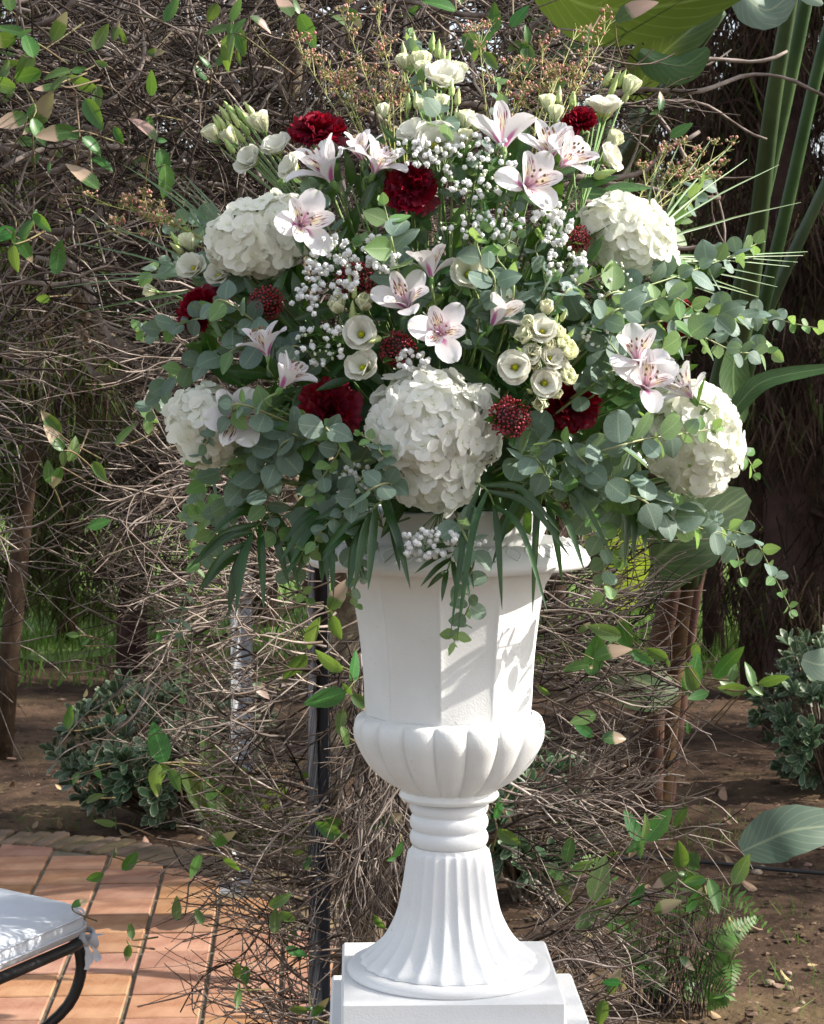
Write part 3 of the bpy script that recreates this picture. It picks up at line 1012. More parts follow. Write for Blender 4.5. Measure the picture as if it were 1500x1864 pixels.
LV = [(60, 105, 100, 55), (95, 75, 60, 55), (45, 60, 170, 50), (20, 20, 100, 45), (75, 130, 200, 50), (30, 70, 190, 60), (60, 95, 240, 60), (130, 130, 190, 50), (170, 90, 60, 50),
      (175, 160, 160, 55), (155, 180, 300, 60), (15, 110, 260, 50), (60, 230, 60, 70), (50, 210, 200, 60), (60, 215, 290, 55), (30, 160, 170, 50), (130, 240, 190, 60), (150, 250, 330, 45),
      (110, 155, 200, 45), (285, 255, 135, 60), (290, 270, 290, 55), (145, 250, 160, 50), (180, 345, 150, 70), (275, 175, 80, 45), (270, 210, 270, 40), (95, 165, 60, 40),
      (300, 300, 280, 60), (420, 50, 200, 45), (425, 45, 290, 55), (420, 40, 60, 45), (455, 30, 330, 45), (425, 60, 240, 70), (530, 30, 110, 60), (545, 25, 300, 65), (300, 40, 60, 50),
      (385, 125, 140, 30), (395, 120, 60, 30), (60, 400, 250, 60), (30, 420, 200, 55), (60, 390, 320, 45), (25, 445, 270, 50), (100, 500, 80, 60), (90, 540, 200, 30), (35, 435, 300, 45),
      (115, 820, 130, 55), (110, 850, 250, 40), (125, 840, 60, 45), (110, 790, 130, 50), (90, 880, 90, 40), (160, 960, 20, 40), (210, 810, 60, 50), (170, 840, 300, 40),
      (600, 1110, 60, 60), (605, 1120, 280, 45), (560, 1180, 60, 65), (555, 1190, 240, 70), (625, 1220, 150, 60), (640, 1245, 70, 60), (630, 1260, 200, 75), (640, 1265, 320, 45), (625, 1290, 260, 45),
      (300, 1390, 110, 80), (290, 1390, 250, 60), (310, 1400, 300, 45), (365, 1555, 240, 45), (390, 1540, 40, 45), (405, 1560, 330, 40), (240, 1710, 100, 30), (235, 1720, 260, 30),
      (490, 1650, 30, 45), (510, 1660, 320, 35), (430, 1780, 80, 35), (435, 1800, 260, 35), (570, 1850, 60, 45), (560, 1840, 170, 35), (500, 1700, 90, 45), (520, 1725, 330, 40),
      (690, 1500, 20, 45), (620, 1520, 160, 50), (700, 1690, 120, 35), (710, 1700, 320, 30), (720, 1560, 60, 30),
      (1145, 1180, 110, 65), (1150, 1185, 330, 45), (1075, 1230, 80, 80), (1080, 1200, 20, 70), (1070, 1210, 190, 45), (1085, 1300, 200, 50), (1215, 1200, 150, 45), (1130, 1160, 160, 60),
      (1250, 1265, 70, 75), (1265, 1260, 110, 60), (1300, 1235, 55, 75), (1310, 1240, 330, 50), (1290, 1260, 200, 40), (1370, 1250, 100, 45), (1380, 1245, 20, 55), (1360, 1255, 180, 50), (1330, 1240, 70, 35),
      (1080, 1340, 150, 40), (1095, 1345, 10, 45), (1165, 1530, 110, 60), (1175, 1530, 50, 70), (1170, 1525, 80, 45), (1240, 1580, 100, 60), (1245, 1590, 310, 55), (1235, 1590, 200, 50),
      (1290, 1600, 280, 60), (1335, 1610, 60, 60), (1285, 1600, 190, 40), (1080, 1640, 75, 80), (1085, 1650, 230, 60), (1030, 1570, 80, 50), (1025, 1600, 140, 40), (1040, 1590, 30, 45),
      (1020, 1610, 290, 50), (1150, 1650, 60, 45), (1190, 1660, 20, 55), (1250, 1660, 60, 50), (1110, 1810, 70, 50), (1100, 1820, 260, 50), (1130, 1790, 170, 35), (900, 1490, 60, 40), (905, 1510, 330, 50),
      (1215, 600, 60, 40), (960, 80, 270, 55), (900, 60, 90, 50), (880, 95, 135, 60), (955, 130, 95, 55), (1030, 150, 200, 40), (1120, 40, 30, 80), (1250, 0, 60, 40), (930, 50, 60, 50), (830, 20, 160, 60),
      (870, 90, 60, 45), (1070, 80, 90, 35), (1200, 200, 80, 35), (1220, 250, 40, 45), (1240, 330, 60, 40)]

def shoot(x, y, Y, s):
    mb = MB()
    g = rnd(-.9, .9) + (PI if x > 800 else 0) if (x > 1000 or x < 520) and y > 500 else rnd(0, 2 * PI)
    p = [P(x, y, Y) - vo, P(x + rnd(.3, .6) * s * math.cos(g), y + rnd(.3, .6) * s * math.sin(g), Y + .04) - vo,
         P(x + 1.6 * s * math.cos(g + rnd(-.5, .5)), y + 1.6 * s * math.sin(g + rnd(-.5, .5)), Y + rnd(.1, .3)) - vo]
    mb.tube(crom(p, 7), .0013, 4, .002)
    mb.build('shoot', M_SHOOT, vine)


M_SHOOT = mat('young_shoot', (0.17, 0.11, 0.07), (0.15, 0.15, 0.06), 10, 0.6, 0.2)
for x, y, a, s in LV:
    Y_ = rnd(3.65, 3.85)
    leaf_at(x, y, Y_, a, s * 1.1, tilt=.9)
    if random.random() < .25:
        leaf_at(x, y, Y_, a + rnd(120, 240), s * rnd(.35, .7), tilt=.9)
    shoot(x, y, Y_, s)
for i in range(70):
    x, y = random.choice([(rnd(-20, 360), rnd(0, 300)), (rnd(100, 640), rnd(1150, 1800)), (rnd(990, 1300), rnd(1130, 1800)), (rnd(380, 1100), rnd(-10, 130))])
    Y_ = rnd(3.7, 4.3)
    s_ = rnd(22, 50)
    leaf_at(x, y, Y_, rnd(0, 360), s_, tilt=1.2)
    shoot(x, y, Y_, s_)

# ------------------------------------------------------------------ bird-of-paradise plant on the right


def blade(name, pts, hw, nrm, material, parent, org, fold=.15, nseg=14, wavy=.05, half=3, prof=None):
    mb = MB()
    q = crom([Vector(p) - org for p in pts], nseg)
    prof = prof or (lambda t: max(.02, math.sin(PI * min(1, t * .93 + .05))) ** .6)
    ws = [hw * prof(i / (nseg - 1)) * (1 + rnd(-wavy, wavy)) for i in range(nseg)]
    mb.ribbon(q, ws, nrm, fold, half)
    q2 = [a for a in q[:-1]]
    return mb.build(name, material, parent)


so = Vector((bx(1195, 7.2), 7.2, 0))
strel = thing('bird_of_paradise_plant', 'giant bird-of-paradise plant with long green stalks and broad leaves at the right', 'plant', so)


def stalk(pts, r0, r1, material=M_STALK):
    mb = MB()
    q = crom([P(*p) - so for p in pts], 22)
    mb.tube(q, r0, 10, r1)
    return mb.build('stalk', material, strel)


for pts, r0, r1 in (
    ([(1250, 1060, 6.5), (1300, 800, 6.2), (1360, 560, 5.9), (1405, 200, 5.5), (1450, -60, 5.3)], .040, .019),
    ([(1240, 1060, 6.6), (1285, 800, 6.4), (1340, 560, 6.2), (1425, 200, 5.9), (1480, -60, 5.7)], .034, .019),
    ([(1262, 1060, 6.7), (1330, 800, 6.6), (1420, 430, 6.3), (1490, 120, 6.1), (1540, -60, 6.0)], .026, .016),
    ([(1268, 1060, 6.9), (1330, 760, 6.8), (1400, 560, 6.7), (1520, 300, 6.6)], .026, .018),
    ([(1225, 1080, 6.5), (1160, 900, 6.1), (1110, 420, 5.5), (1180, 220, 5.2), (1310, 20, 4.95)], .028, .018),
    ([(1220, 1080, 6.6), (1130, 900, 6.2), (1080, 420, 5.9), (1105, 200, 5.8), (1140, 0, 5.7)], .026, .016),
    ([(1215, 1080, 6.7), (1120, 900, 6.4), (1120, 420, 6.1), (1160, 200, 6.0), (1210, -20, 6.0)], .030, .020),
    ([(1210, 1080, 6.7), (1090, 900, 6.4), (1030, 420, 6.2), (1040, 100, 6.1), (1050, -60, 6.0)], .030, .020),
):
    stalk(pts, r0, r1)
for pts, r0, r1 in (([(1188, 1500, 7.2), (1215, 1250, 6.9), (1240, 1080, 6.6), (1275, 880, 6.3)], .062, .030),
                    ([(1180, 1500, 7.1), (1190, 1250, 6.8), (1215, 1100, 6.5), (1240, 930, 6.3)], .050, .028),
                    ([(1200, 1500, 7.3), (1235, 1250, 7.1), (1262, 1060, 6.8), (1300, 900, 6.7)], .045, .03),
                    ):
    stalk(pts, r0, r1, M_STALKR)
CN = Vector((0, -1, .25))
blade('leaf', [P(960, -60, 3.95), P(1060, 8, 3.92), P(1180, 14, 3.9), P(1360, -20, 3.9)], .088, Vector((0, -.6, -.8)), M_STREL, strel, so, fold=.1)
blade('leaf', [P(985, 100, 5.0), P(1030, 40, 5.0), P(1090, -30, 5.0)], .09, Vector((.2, -1, 0)), M_STREL, strel, so)
blade('leaf', [P(1150, 185, 4.3), P(1190, 115, 4.25), P(1250, 60, 4.2), P(1315, 5, 4.2)], .050, Vector((-.5, -1, -.2)), M_STREL, strel, so, fold=.7)
blade('leaf', [P(1165, 92, 4.1), P(1200, 112, 4.1), P(1245, 118, 4.1), P(1290, 88, 4.1)], .036, Vector((.1, -1, .5)), M_STREL, strel, so, fold=-.5)
blade('leaf', [P(1235, 88, 4.65), P(1255, 60, 4.65), P(1285, 30, 4.65), P(1320, -5, 4.65)], .022, Vector((.3, -1, .2)), M_STRELG, strel, so, fold=.4)
blade('leaf', [P(1345, -30, 4.6), P(1365, 0, 4.6), P(1400, 18, 4.6), P(1450, -20, 4.6)], .045, Vector((0, -1, .5)), M_STRELG, strel, so, fold=-.4)
blade('leaf', [P(1440, -30, 4.6), P(1470, -10, 4.6), P(1498, 8, 4.6)], .02, Vector((0, -1, .5)), M_STRELG, strel, so, fold=-.2)
blade('leaf', [P(1120, 1085, 5.2), P(1190, 1020, 5.2), P(1270, 960, 5.2), P(1360, 900, 5.25)], .105, Vector((.3, -1, .25)), M_STREL, strel, so, fold=.12)
blade('leaf', [P(1110, 900, 4.9), P(1120, 970, 4.9), P(1135, 1040, 4.9), P(1130, 1110, 4.9)], .085, Vector((-.6, -1, -.2)), M_STRELY, strel, so, fold=.2)
blade('leaf', [P(1050, 1150, 5.3), P(1110, 1210, 5.25), P(1180, 1245, 5.2), P(1235, 1265, 5.2)], .085, Vector((0, -.8, .6)), M_STREL, strel, so, fold=-.12)
blade('leaf', [P(1300, 800, 5.4), P(1345, 735, 5.4), P(1400, 690, 5.4), P(1540, 665, 5.4)], .026, Vector((0, -1, .25)), M_STREL, strel, so, fold=.15)
blade('leaf', [P(1340, 620, 5.5), P(1335, 700, 5.5), P(1350, 770, 5.5)], .045, Vector((.3, -1, .2)), M_STREL, strel, so, fold=.2)
blade('leaf', [P(1350, 1550, 4.7), P(1395, 1530, 4.7), P(1450, 1510, 4.7), P(1560, 1500, 4.75)], .062, Vector((.1, -1, .45)), M_STRELG, strel, so, fold=.15)
blade('leaf', [P(1460, 1200, 4.7), P(1500, 1210, 4.7), P(1560, 1190, 4.75)], .040, Vector((.1, -1, .3)), M_STRELG, strel, so, fold=.1)
blade('leaf', [P(1000, 300, 5.6), P(1060, 350, 5.6), P(1140, 350, 5.6)], .05, Vector((0, -1, .3)), M_STREL, strel, so)
# low broad-leaved plant between the posts
g = G(560, 1560)
lowp = thing('broad_leaved_plant', 'low bright broad-leaved plant between the two posts behind twigs', 'plant', Vector((g.x, g.y, 0)))
lo = Vector((g.x, g.y, 0))
for (x0, y0, x1, y1, w_) in ((470, 1560, 420, 1390, .08), (480, 1560, 520, 1430, .07), (470, 1560, 370, 1340, .06), (500, 1560, 550, 1470, .06), (480, 1560, 330, 1380, .06), (520, 1560, 620, 1480, .05), (490, 1560, 440, 1450, .05)):
    blade('leaf', [P(x0, y0, 5.9), P((x0 + x1) / 2 - 8, (y0 + y1) / 2, 5.85), P(x1, y1, 5.7)], w_, Vector((rnd(-.3, .3), -1, .5)), M_STREL, lowp, lo, fold=.2)

# ------------------------------------------------------------------ fern, dry clump, litter
g = G(1215, 1830)
fo = Vector((g.x, g.y, -.02))
fern = thing('fern', 'ragged fern with brown dead stems and a few green fronds on the soil', 'fern', fo)
mb = MB()
for i in range(110):
    a = rnd(0, 2 * PI)
    q0 = Vector((rnd(-.10, .10), rnd(-.07, .07), 0))
    q1 = q0 + Vector((rnd(-.10, .10), rnd(-.08, .08), rnd(.18, .42)))
    mb.tube([q0, (q0 + q1) / 2 + Vector((rnd(-.03, .03), rnd(-.03, .03), 0)), q1], rnd(.0012, .0028), 3, .0006, cap=False)
tag(mb.build('dead_stems', M_TWIGD, fern), kind='stuff')
for pts in ([(1230, 1790), (1240, 1680), (1290, 1640), (1340, 1632), (1405, 1690)][:4] + [(1400, 1692)], [(1225, 1800), (1290, 1740), (1330, 1700), (1375, 1672)], [(1235, 1810), (1290, 1770), (1330, 1750), (1330, 1800)],
            [(1215, 1800), (1180, 1760), (1130, 1690), (1090, 1660)], [(1210, 1810), (1190, 1790), (1160, 1750), (1110, 1740)], [(1235, 1815), (1280, 1800), (1320, 1810), (1290, 1835)],
            [(1220, 1790), (1215, 1680), (1250, 1580), (1270, 1560)], [(1205, 1800), (1150, 1700), (1090, 1580), (1060, 1570)]):
    mb = MB()
    q = crom([P(x, y, 5.02 + rnd(-.05, .05)) - fo for x, y in pts], 26)
    mb.tube(q, .0015, 3, .0006, cap=False)
    for i in range(2, 26):
        t = (q[min(i + 1, 25)] - q[i - 1]).normalized()
        L = .034 * math.sin(PI * min(1, .15 + i / 26 * .85)) + .006
        for s in (-1, 1):
            sd = t.cross(Vector((0, -1, .3))).normalized() * s
            d = (sd + t * .35 + Vector((0, rnd(-.2, .2), -.15))).normalized()
            mb.ribbon([q[i], q[i] + d * L * .5, q[i] + d * L], [.0035, .005, .0006], t.cross(d), .1)
    mb.build('frond', M_FERN, fern)

dry_me = []
for k in range(5):
    dry_me.append(petal(1, rnd(.4, .8), pr_egg, b0=rnd(.1, .4), b1=rnd(-1.2, .9), cup=rnd(-.5, .8), ruff=.08, rf=2.5, nu=5, nv=4, jag=.1).mesh('fallen_leaf', M_DRY))
spots = [(1285, 1655), (1470, 1745), (1290, 1570), (1345, 1545), (1350, 1470), (1390, 1445), (1420, 1460), (1330, 1500), (1465, 1510), (1180, 1790), (1235, 1800), (1265, 1640), (1400, 1860), (1310, 1840),
         (1440, 1825), (1380, 1670), (1130, 1640), (1200, 1330), (1340, 1310), (1380, 1270), (1350, 1350), (1430, 1560), (30, 1375), (100, 1250), (20, 1420), (140, 1500), (250, 1540), (215, 1480), (60, 1500), (300, 1555),
         (1480, 1655), (1270, 1850), (1080, 1700), (1070, 1790), (1240, 1850), (1160, 1850)]
while len(spots) < 120:
    x, y = random.choice([(rnd(1060, 1500), rnd(1280, 1870)), (rnd(0, 380), rnd(1230, 1540))])
    spots.append((x, y))
for x, y in spots:
    g = G(x, y)
    if in_patio(g.x, g.y, .02):
        continue
    s = rnd(.03, .065)
    z = soil_h(g.x, g.y) + .008
    o = ob('fallen_leaf', random.choice(dry_me), None, Matrix.Translation((g.x, g.y, z)) @ rotm('Z', rnd(0, 6.28)) @ rotm('X', rnd(-.5, .5)) @ rotm('Y', rnd(-.4, .4)) @ Matrix.Scale(s, 4))
    tag(o, 'dry brown fallen leaf curled on the bare soil', 'fallen leaf', 'dry leaves lying on the soil')
for i in range(16):
    x, y = random.choice([(1420, 1585), (1385, 1800), (rnd(1080, 1500), rnd(1400, 1860)), (rnd(0, 300), rnd(1300, 1530))])
    g = G(x + rnd(-60, 60), y + rnd(-50, 15))
    if in_patio(g.x, g.y, .05):
        continue
    mb = MB()
    mb.ball((0, 0, 0), rnd(.008, .019), 8, 6, .6)
    mb.v = [(a * rnd(.85, 1.15), b * rnd(.85, 1.15), c) for a, b, c in mb.v]
    o = mb.build('stone', M_STONE, None, Matrix.Translation((g.x, g.y, soil_h(g.x, g.y) + .006)) @ rotm('Z', rnd(0, 6)))
    tag(o, 'small tan stone half sunk in the bare soil', 'stone', 'small stones on the soil')

# ------------------------------------------------------------------ chair at lower left
C = Vector((-.675, 4.22, 0))
E1 = Vector((-.42, -.90, 0)).normalized() * .45
E2 = Vector((-.80, .60, 0)).normalized() * .45
chair = thing('garden_chair', 'black iron chair with white tied seat cushion on the terracotta tiles', 'chair', C + (E1 + E2) / 2)
co = chair.location.copy()
chair.scale = (1, 1, .905)


def quad_round(inset, r, n=6):
    """rounded outline of the seat"""
    c = [C, C + E1, C + E1 + E2, C + E2]
    m = sum(c, Vector()) / 4
    c = [p + (m - p).normalized() * inset for p in c]
    out = []
    for i in range(4):
        a, b, d = c[i - 1], c[i], c[(i + 1) % 4]
        p0 = b + (a - b).normalized() * r
        p1 = b + (d - b).normalized() * r
        for k in range(n + 1):
            t = k / n
            out.append((1 - t) ** 2 * p0 + 2 * t * (1 - t) * b + t * t * p1)
    return out


mb = MB()
layers = [(0.030, .452, .06), (0.004, .456, .08), (-.006, .475, .09), (-.004, .497, .09), (.010, .512, .09), (.045, .519, .08), (.10, .524, .05), (.2, .527, .02)]
m_ = None
vs, fs = [], []
for ins, z, r in layers:
    o_ = quad_round(ins, r)
    m_ = len(o_)
    vs += [p + Vector((0, 0, z)) - co for p in o_]
for i in range(len(layers) - 1):
    for j in range(m_):
        fs.append((i * m_ + j, i * m_ + (j + 1) % m_, (i + 1) * m_ + (j + 1) % m_, (i + 1) * m_ + j))
fs.append(tuple(range(m_ - 1, -1, -1)))
fs.append(tuple((len(layers) - 1) * m_ + j for j in range(m_)))
mb.add(vs, fs)
cu = mb.build('cushion', M_CUSH, chair)
mb = MB()
for z, ins in ((.475, -.0095), (.503, -.006)):
    q = [p + Vector((0, 0, z)) - co for p in quad_round(ins, .09)]
    mb.tube(q + [q[0]], .0028, 5, cap=False)
mb.build('piping', M_CUSH, cu)
mb = MB()
q = [p + Vector((0, 0, .436)) - co for p in quad_round(.012, .07)]
q.append(q[0])
for i in range(1):
    mb.tube(q, .0135, 8, cap=False)
mb.build('seat_frame', M_IRON, chair)
ctr = C + (E1 + E2) / 2
for k, c in enumerate((C, C + E1, C + E1 + E2, C + E2)):
    inn = (ctr - c).normalized()
    mb = MB()
    # curved leg that sweeps in under the seat and out again
    p = [c + inn * .035 + Vector((0, 0, .43)), c + inn * .030 + Vector((0, 0, .36)), c + inn * .06 + Vector((0, 0, .28)), c + inn * .14 + Vector((0, 0, .21)), c + inn * .20 + Vector((0, 0, .19)), c + inn * .16 + Vector((0, 0, .13)),
         c + inn * .06 + Vector((0, 0, .06)), c + inn * .0 + Vector((0, 0, .006))]
    mb.tube([a - co for a in crom(p, 26)], .0125, 8)
    mb.build('leg', M_IRON, chair)
for k, c in enumerate((C, C + E1)):
    inn = (ctr - c).normalized()
    outp = c + inn * .012 - co
    mb = MB()
    for s in range(2):
        d = Vector((.5 if s else -.3, -1, 0)).normalized()
        q = crom([outp + Vector((0, 0, .452)), outp + d * .022 + Vector((0, 0, .464)), outp + d * .036 + Vector((0, 0, .445)), outp + d * .02 + Vector((0, 0, .425)), outp + Vector((0, 0, .446))], 14)
        mb.ribbon(q, [.009 + .003 * math.sin(i) for i in range(14)], Vector((.3, 1, .2)), .1)
        q = crom([outp + d * .008 + Vector((0, 0, .446)), outp + d * .022 + Vector((.004, 0, .425)), outp + d * .022 + Vector((.010, 0, .40)), outp + d * .026 + Vector((.004, 0, .372 + .02 * s))], 10)
        mb.ribbon(q, [.007 + .003 * math.sin(i * 1.3) for i in range(10)], Vector((.2, -1, .0)), .2)
    q = crom([outp + Vector((-.016, -.014, .45)), outp + Vector((0, -.022, .452)), outp + Vector((.018, -.008, .45)), outp + Vector((.018, .012, .445)), outp + Vector((-.016, .01, .44)), outp + Vector((-.016, -.014, .45))], 14)
    mb.ribbon(q, [.010] * 14, Vector((0, 0, 1)), 0)
    mb.build('tie', M_CUSH, chair)

# ------------------------------------------------------------------ pedestal, urn
UX, UY = bx(818, 3.1), 3.1


def zat(py, Y=UY):
    return P(818, py, Y).z


MPX = UY / F
ped = thing('pedestal', 'white fluted pedestal column on a square plinth under the urn', 'pedestal', (UX, UY, 0))
rot = rotm('Z', R(1.6))
mb = MB()
mb.box((0, 0, 0.294), (.200, .200, .294), bev=.004)
mb.build('lower_plinth', M_PLINTH, ped, rot @ Matrix.Translation((0.014, 0, 0)), smooth=False)
mb = MB()
mb.box((0, 0, .6200), (.1675, .1675, .0320), bev=.004)
mb.build('upper_plinth', M_PLINTH, ped, rot, smooth=False)


def lathe(mb, prof, nseg, flute=None):
    """prof: (radius, z, flute amount); flute(angle) in -1..1"""
    vs, fs, uv = [], [], []
    for i, (r, z, am) in enumerate(prof):
        for j in range(nseg):
            a = 2 * PI * j / nseg
            rr = r + (am * flute(a) if flute and am else 0)
            vs.append(Vector((rr * math.cos(a), rr * math.sin(a), z)))
            uv.append((j / nseg, i / len(prof)))
    for i in range(len(prof) - 1):
        for j in range(nseg):
            fs.append((i * nseg + j, i * nseg + (j + 1) % nseg, (i + 1) * nseg + (j + 1) % nseg, (i + 1) * nseg + j))
    mb.add(vs, fs, uv)


def sprof(keys, n, am=None):
    """smooth profile through (r_px, z, am)"""
    q = crom([Vector((r * MPX, z, a)) for r, z, a in keys], n)
    return [(p.x, p.y, p.z) for p in q]


ZT = .652
mb = MB()
lathe(mb, [(.02, ZT + .001, 0), (.158, ZT + .001, 0), (.1595, ZT + .006, 0), (.156, ZT + .012, 0), (.148, ZT + .015, 0), (.10, ZT + .016, 0)], 96)
mb.build('base_ring', M_PLINTH, ped)
NF = 24


def fl_conv(a, n=NF, off=0.0):          # hollow flutes with sharp ridges
    t = ((a + off) * n / (2 * PI)) % 1.0
    return abs(math.sin(PI * t)) ** .9 * -1.0 + 0.35


mb = MB()
zt = zat(1537)
keys = [(163, ZT + .016, .004), (160, ZT + .022, .0065), (141, ZT + .034, .0062), (120, ZT + .052, .0058), (104, ZT + .075, .0052), (93, ZT + .10, .0052), (84, ZT + .14, .0042), (76, ZT + .185, .0032), (70, zt - .006, .0022), (67, zt, .0)]
lathe(mb, sprof(keys, 46), 240, lambda a: fl_conv(a, NF, .1))
mb.build('column', M_PLINTH, ped)
mb = MB()
z1 = zat(1452)
prof = []
nr = 3
hh = (z1 - zt) / nr
for k in range(nr):
    for i in range(9):
        t = i / 8
        prof.append(((66 + 6.5 * math.sin(PI * t) ** .7) * MPX, zt + hh * (k + t), 0))
lathe(mb, prof, 72)
mb.build('neck_rings', M_PLINTH, ped)

urn = thing('urn', 'large white fluted garden urn holding the bouquet', 'urn', (UX, UY, z1))
mb = MB()
zb0, zb1 = 0.0, zat(1312) - z1
NB = 18


def fl_lobe(a, n=NB):
    t = ((a + .0) * n / (2 * PI)) % 1.0
    return abs(math.sin(PI * t)) ** .6 - 1


keys = [(88, 0.0, 0), (92, .006, 0), (88, .014, .002), (100, .020, .006), (125, .034, .008), (152, .058, .009), (172, .090, .0095), (177, .108, .009), (174, .122, .008), (166, .130, .005), (152, .134, .0)]
lathe(mb, sprof(keys, 44), 288, fl_lobe)
mb.build('bowl', M_URN, urn)
mb = MB()
zb = .128
zr = zat(1030) - z1


def fl_body(a):
    t = ((a + R(90) + .115) * 10 / (2 * PI)) % 1.0
    return -(abs(math.sin(PI * t)) ** .55)


keys = [(150, zb, .000), (157, zb + .015, .006), (160, zb + .06, .009), (165, zb + .11, .010), (173, zb + .16, .010), (182, zb + .20, .008), (189, zr - .016, .004), (192, zr, 0)]
lathe(mb, sprof(keys, 40), 320, fl_body)
mb.build('body', M_URN, urn)
mb = MB()
kk = [(192, zr - .002), (215, zr + .001), (245, zr + .001), (253, zr + .003), (257, zr + .010), (255, zr + .018), (248, zr + .024), (236, zr + .033), (222, zr + .040), (212, zr + .042), (208, zr + .036), (200, zr + .02), (185, zr + .003), (168, zr - .03), (140, zr - .10)]
lathe(mb, [(r * MPX, z, 0) for r, z in kk], 128)
mb.build('rim', M_URN, urn)
# the small raised egg-and-leaf pattern round the rim slope
mb = MB()
for k in range(40):
    a = 2 * PI * k / 40
    r0, r1 = 250 * MPX, 222 * MPX
    for s in (-1, 1):
        q = []
        for i in range(7):
            t = i / 6
            rr = r0 + (r1 - r0) * t
            zz = zr + .0225 + (.0405 - .0225) * t + .0008
            aa = a + s * .055 * math.sin(PI * t)
            q.append(Vector((rr * math.cos(aa), rr * math.sin(aa), zz)))
        mb.tube(q, .0011, 4, cap=False)
tag(mb.build('rim_relief', M_URN, urn), kind='stuff')

FOAM = Vector((UX, UY, zat(905)))
lin = thing('flower_liner', 'white plastic bowl seen inside the urn rim under the stems', 'bowl', (UX, UY, z1 + zr + .0))
mb = MB()
lathe(mb, [(.06, .0, 0), (.13, .01, 0), (.15, .06, 0), (.152, .085, 0), (.157, .088, 0), (.148, .090, 0), (.10, .088, 0), (.02, .088, 0)], 48)
mb.build('shell', M_FOAM, lin)
M_OASIS = mat('floral_foam', (0.03, 0.07, 0.03), (0.04, 0.09, 0.04), 30, 0.9, 0, hue=0)
mb = MB()
mb.ball((0, 0, .10), .085, 16, 10, 1.2)
mb.build('floral_foam', M_OASIS, lin)

# ------------------------------------------------------------------ the bouquet
CX, CY, RX, RY = 820, 640, 560, 560


def dome(x, y):
    t = ((x - CX) / RX) ** 2 + ((y - CY) / RY) ** 2
    return 3.13 - .34 * math.sqrt(max(0.0, 1 - t))


def outward(x, y, front=.8):
    return Vector(((x - CX) / RX, -front, -(y - CY) / RY + .15)).normalized()


def dirq(d, roll=0.0):
    q = Vector(d).normalized().to_track_quat('Z', 'Y')
    return q @ Quaternion((0, 0, 1), roll)


def stem_to_foam(root, r=.0022, start=Vector((0, 0, 0)), bend=.04, name='stem', material=None, target=None):
    """a stem from the flower (local point) down into the foam"""
    inv = root.matrix_basis.inverted()
    tgt = target or (FOAM + Vector((rnd(-.05, .05), rnd(-.04, .04), rnd(-.03, .03))))
    wpos = root.matrix_basis @ start
    back = (root.matrix_basis.to_3x3() @ Vector((0, 0, -1))).normalized()
    mid = wpos.lerp(tgt, .4) + back * bend + Vector((0, .03, 0))
    q = crom([wpos, wpos + back * .025, mid, tgt], 14)
    mb = MB()
    mb.tube([inv @ a for a in q], r, 5, r * 1.2)
    mb.build(name, material or M_STEM, root)


# --- hydrangea
def floret_mesh(material):
    mb = MB()
    for k in range(4):
        M = rotm('Z', k * PI / 2 + rnd(-.12, .12)) @ rotm('X', rnd(.0, .28))
        petal(rnd(.92, 1.1), rnd(.95, 1.15), pr_round, b0=rnd(-.05, .1), b1=rnd(-.45, .15), cup=rnd(.0, .16), ruff=.02, rf=1.5, nu=5, nv=4, mb=mb, M=M)
    mb.ball((0, 0, .04), .10, 6, 4)
    mb.uv = [(0.5, 0.0) if a == (0.5, 0.5) else a for a in mb.uv]
    return mb.mesh('floret', material)


hyd_w = [floret_mesh(M_HYD) for _ in range(6)]
hyd_c = [floret_mesh(M_HYDC) for _ in range(6)]


def hydrangea(x, y, rx, ry, n, meshes, label, dz=0.0, tilt=0.0, fs=23, depth=None, front=.9):
    Y = dome(x, y) + dz
    c = P(x, y, Y)
    root = thing('hydrangea', label, 'hydrangea', c, group='white hydrangea heads in the bouquet')
    m = Y / F
    ax, az = rx * m, ry * m
    ay = (depth or min(rx, ry) * .85) * m
    ct, st = math.cos(tilt), math.sin(tilt)
    for i in range(n):
        zz = 1 - 2 * (i + .5) / n
        rr = math.sqrt(1 - zz * zz)
        a = i * 2.39996
        u = Vector((rr * math.cos(a), zz, rr * math.sin(a)))      # y axis is depth
        if u.y > .45:
            continue
        j = rnd(.84, 1.07)
        s = fs * m * rnd(.85, 1.15)
        p = Vector((u.x * (ax - s * .55) * j, u.y * ay * j, u.z * (az - s * .55) * j))
        p = Vector((p.x * ct - p.z * st, p.y, p.x * st + p.z * ct))
        nr_ = Vector((u.x / ax, u.y / ay, u.z / az)).normalized()
        nr_ = Vector((nr_.x * ct - nr_.z * st, nr_.y, nr_.x * st + nr_.z * ct))
        nr_ = (nr_ + Vector((rnd(-.5, .5), rnd(-.35, .35), rnd(-.5, .5)))).normalized()
        M = Matrix.Translation(p) @ dirq(nr_, rnd(0, 6.28)).to_matrix().to_4x4() @ Matrix.Scale(s, 4)
        ob('floret', random.choice(meshes), root, M)
    mb = MB()
    mb.ball((0, ay * .1, 0), min(ax, az, ay) * .70, 12, 8)
    mb.build('flower_stalks', M_BUD, root)
    stem_to_foam(root, .004, Vector((0, .02, -.02)))
    return root


hydrangea(478, 430, 112, 78, 165, hyd_c, 'creamy hydrangea head at upper left with an alstroemeria against it', tilt=R(15))
hydrangea(1142, 428, 98, 74, 140, hyd_c, 'creamy hydrangea head at upper right sloping down to the right', tilt=R(-28))
hydrangea(775, 775, 112, 112, 200, hyd_w, 'largest white hydrangea head, low in the middle above the urn', dz=-.04, fs=25)
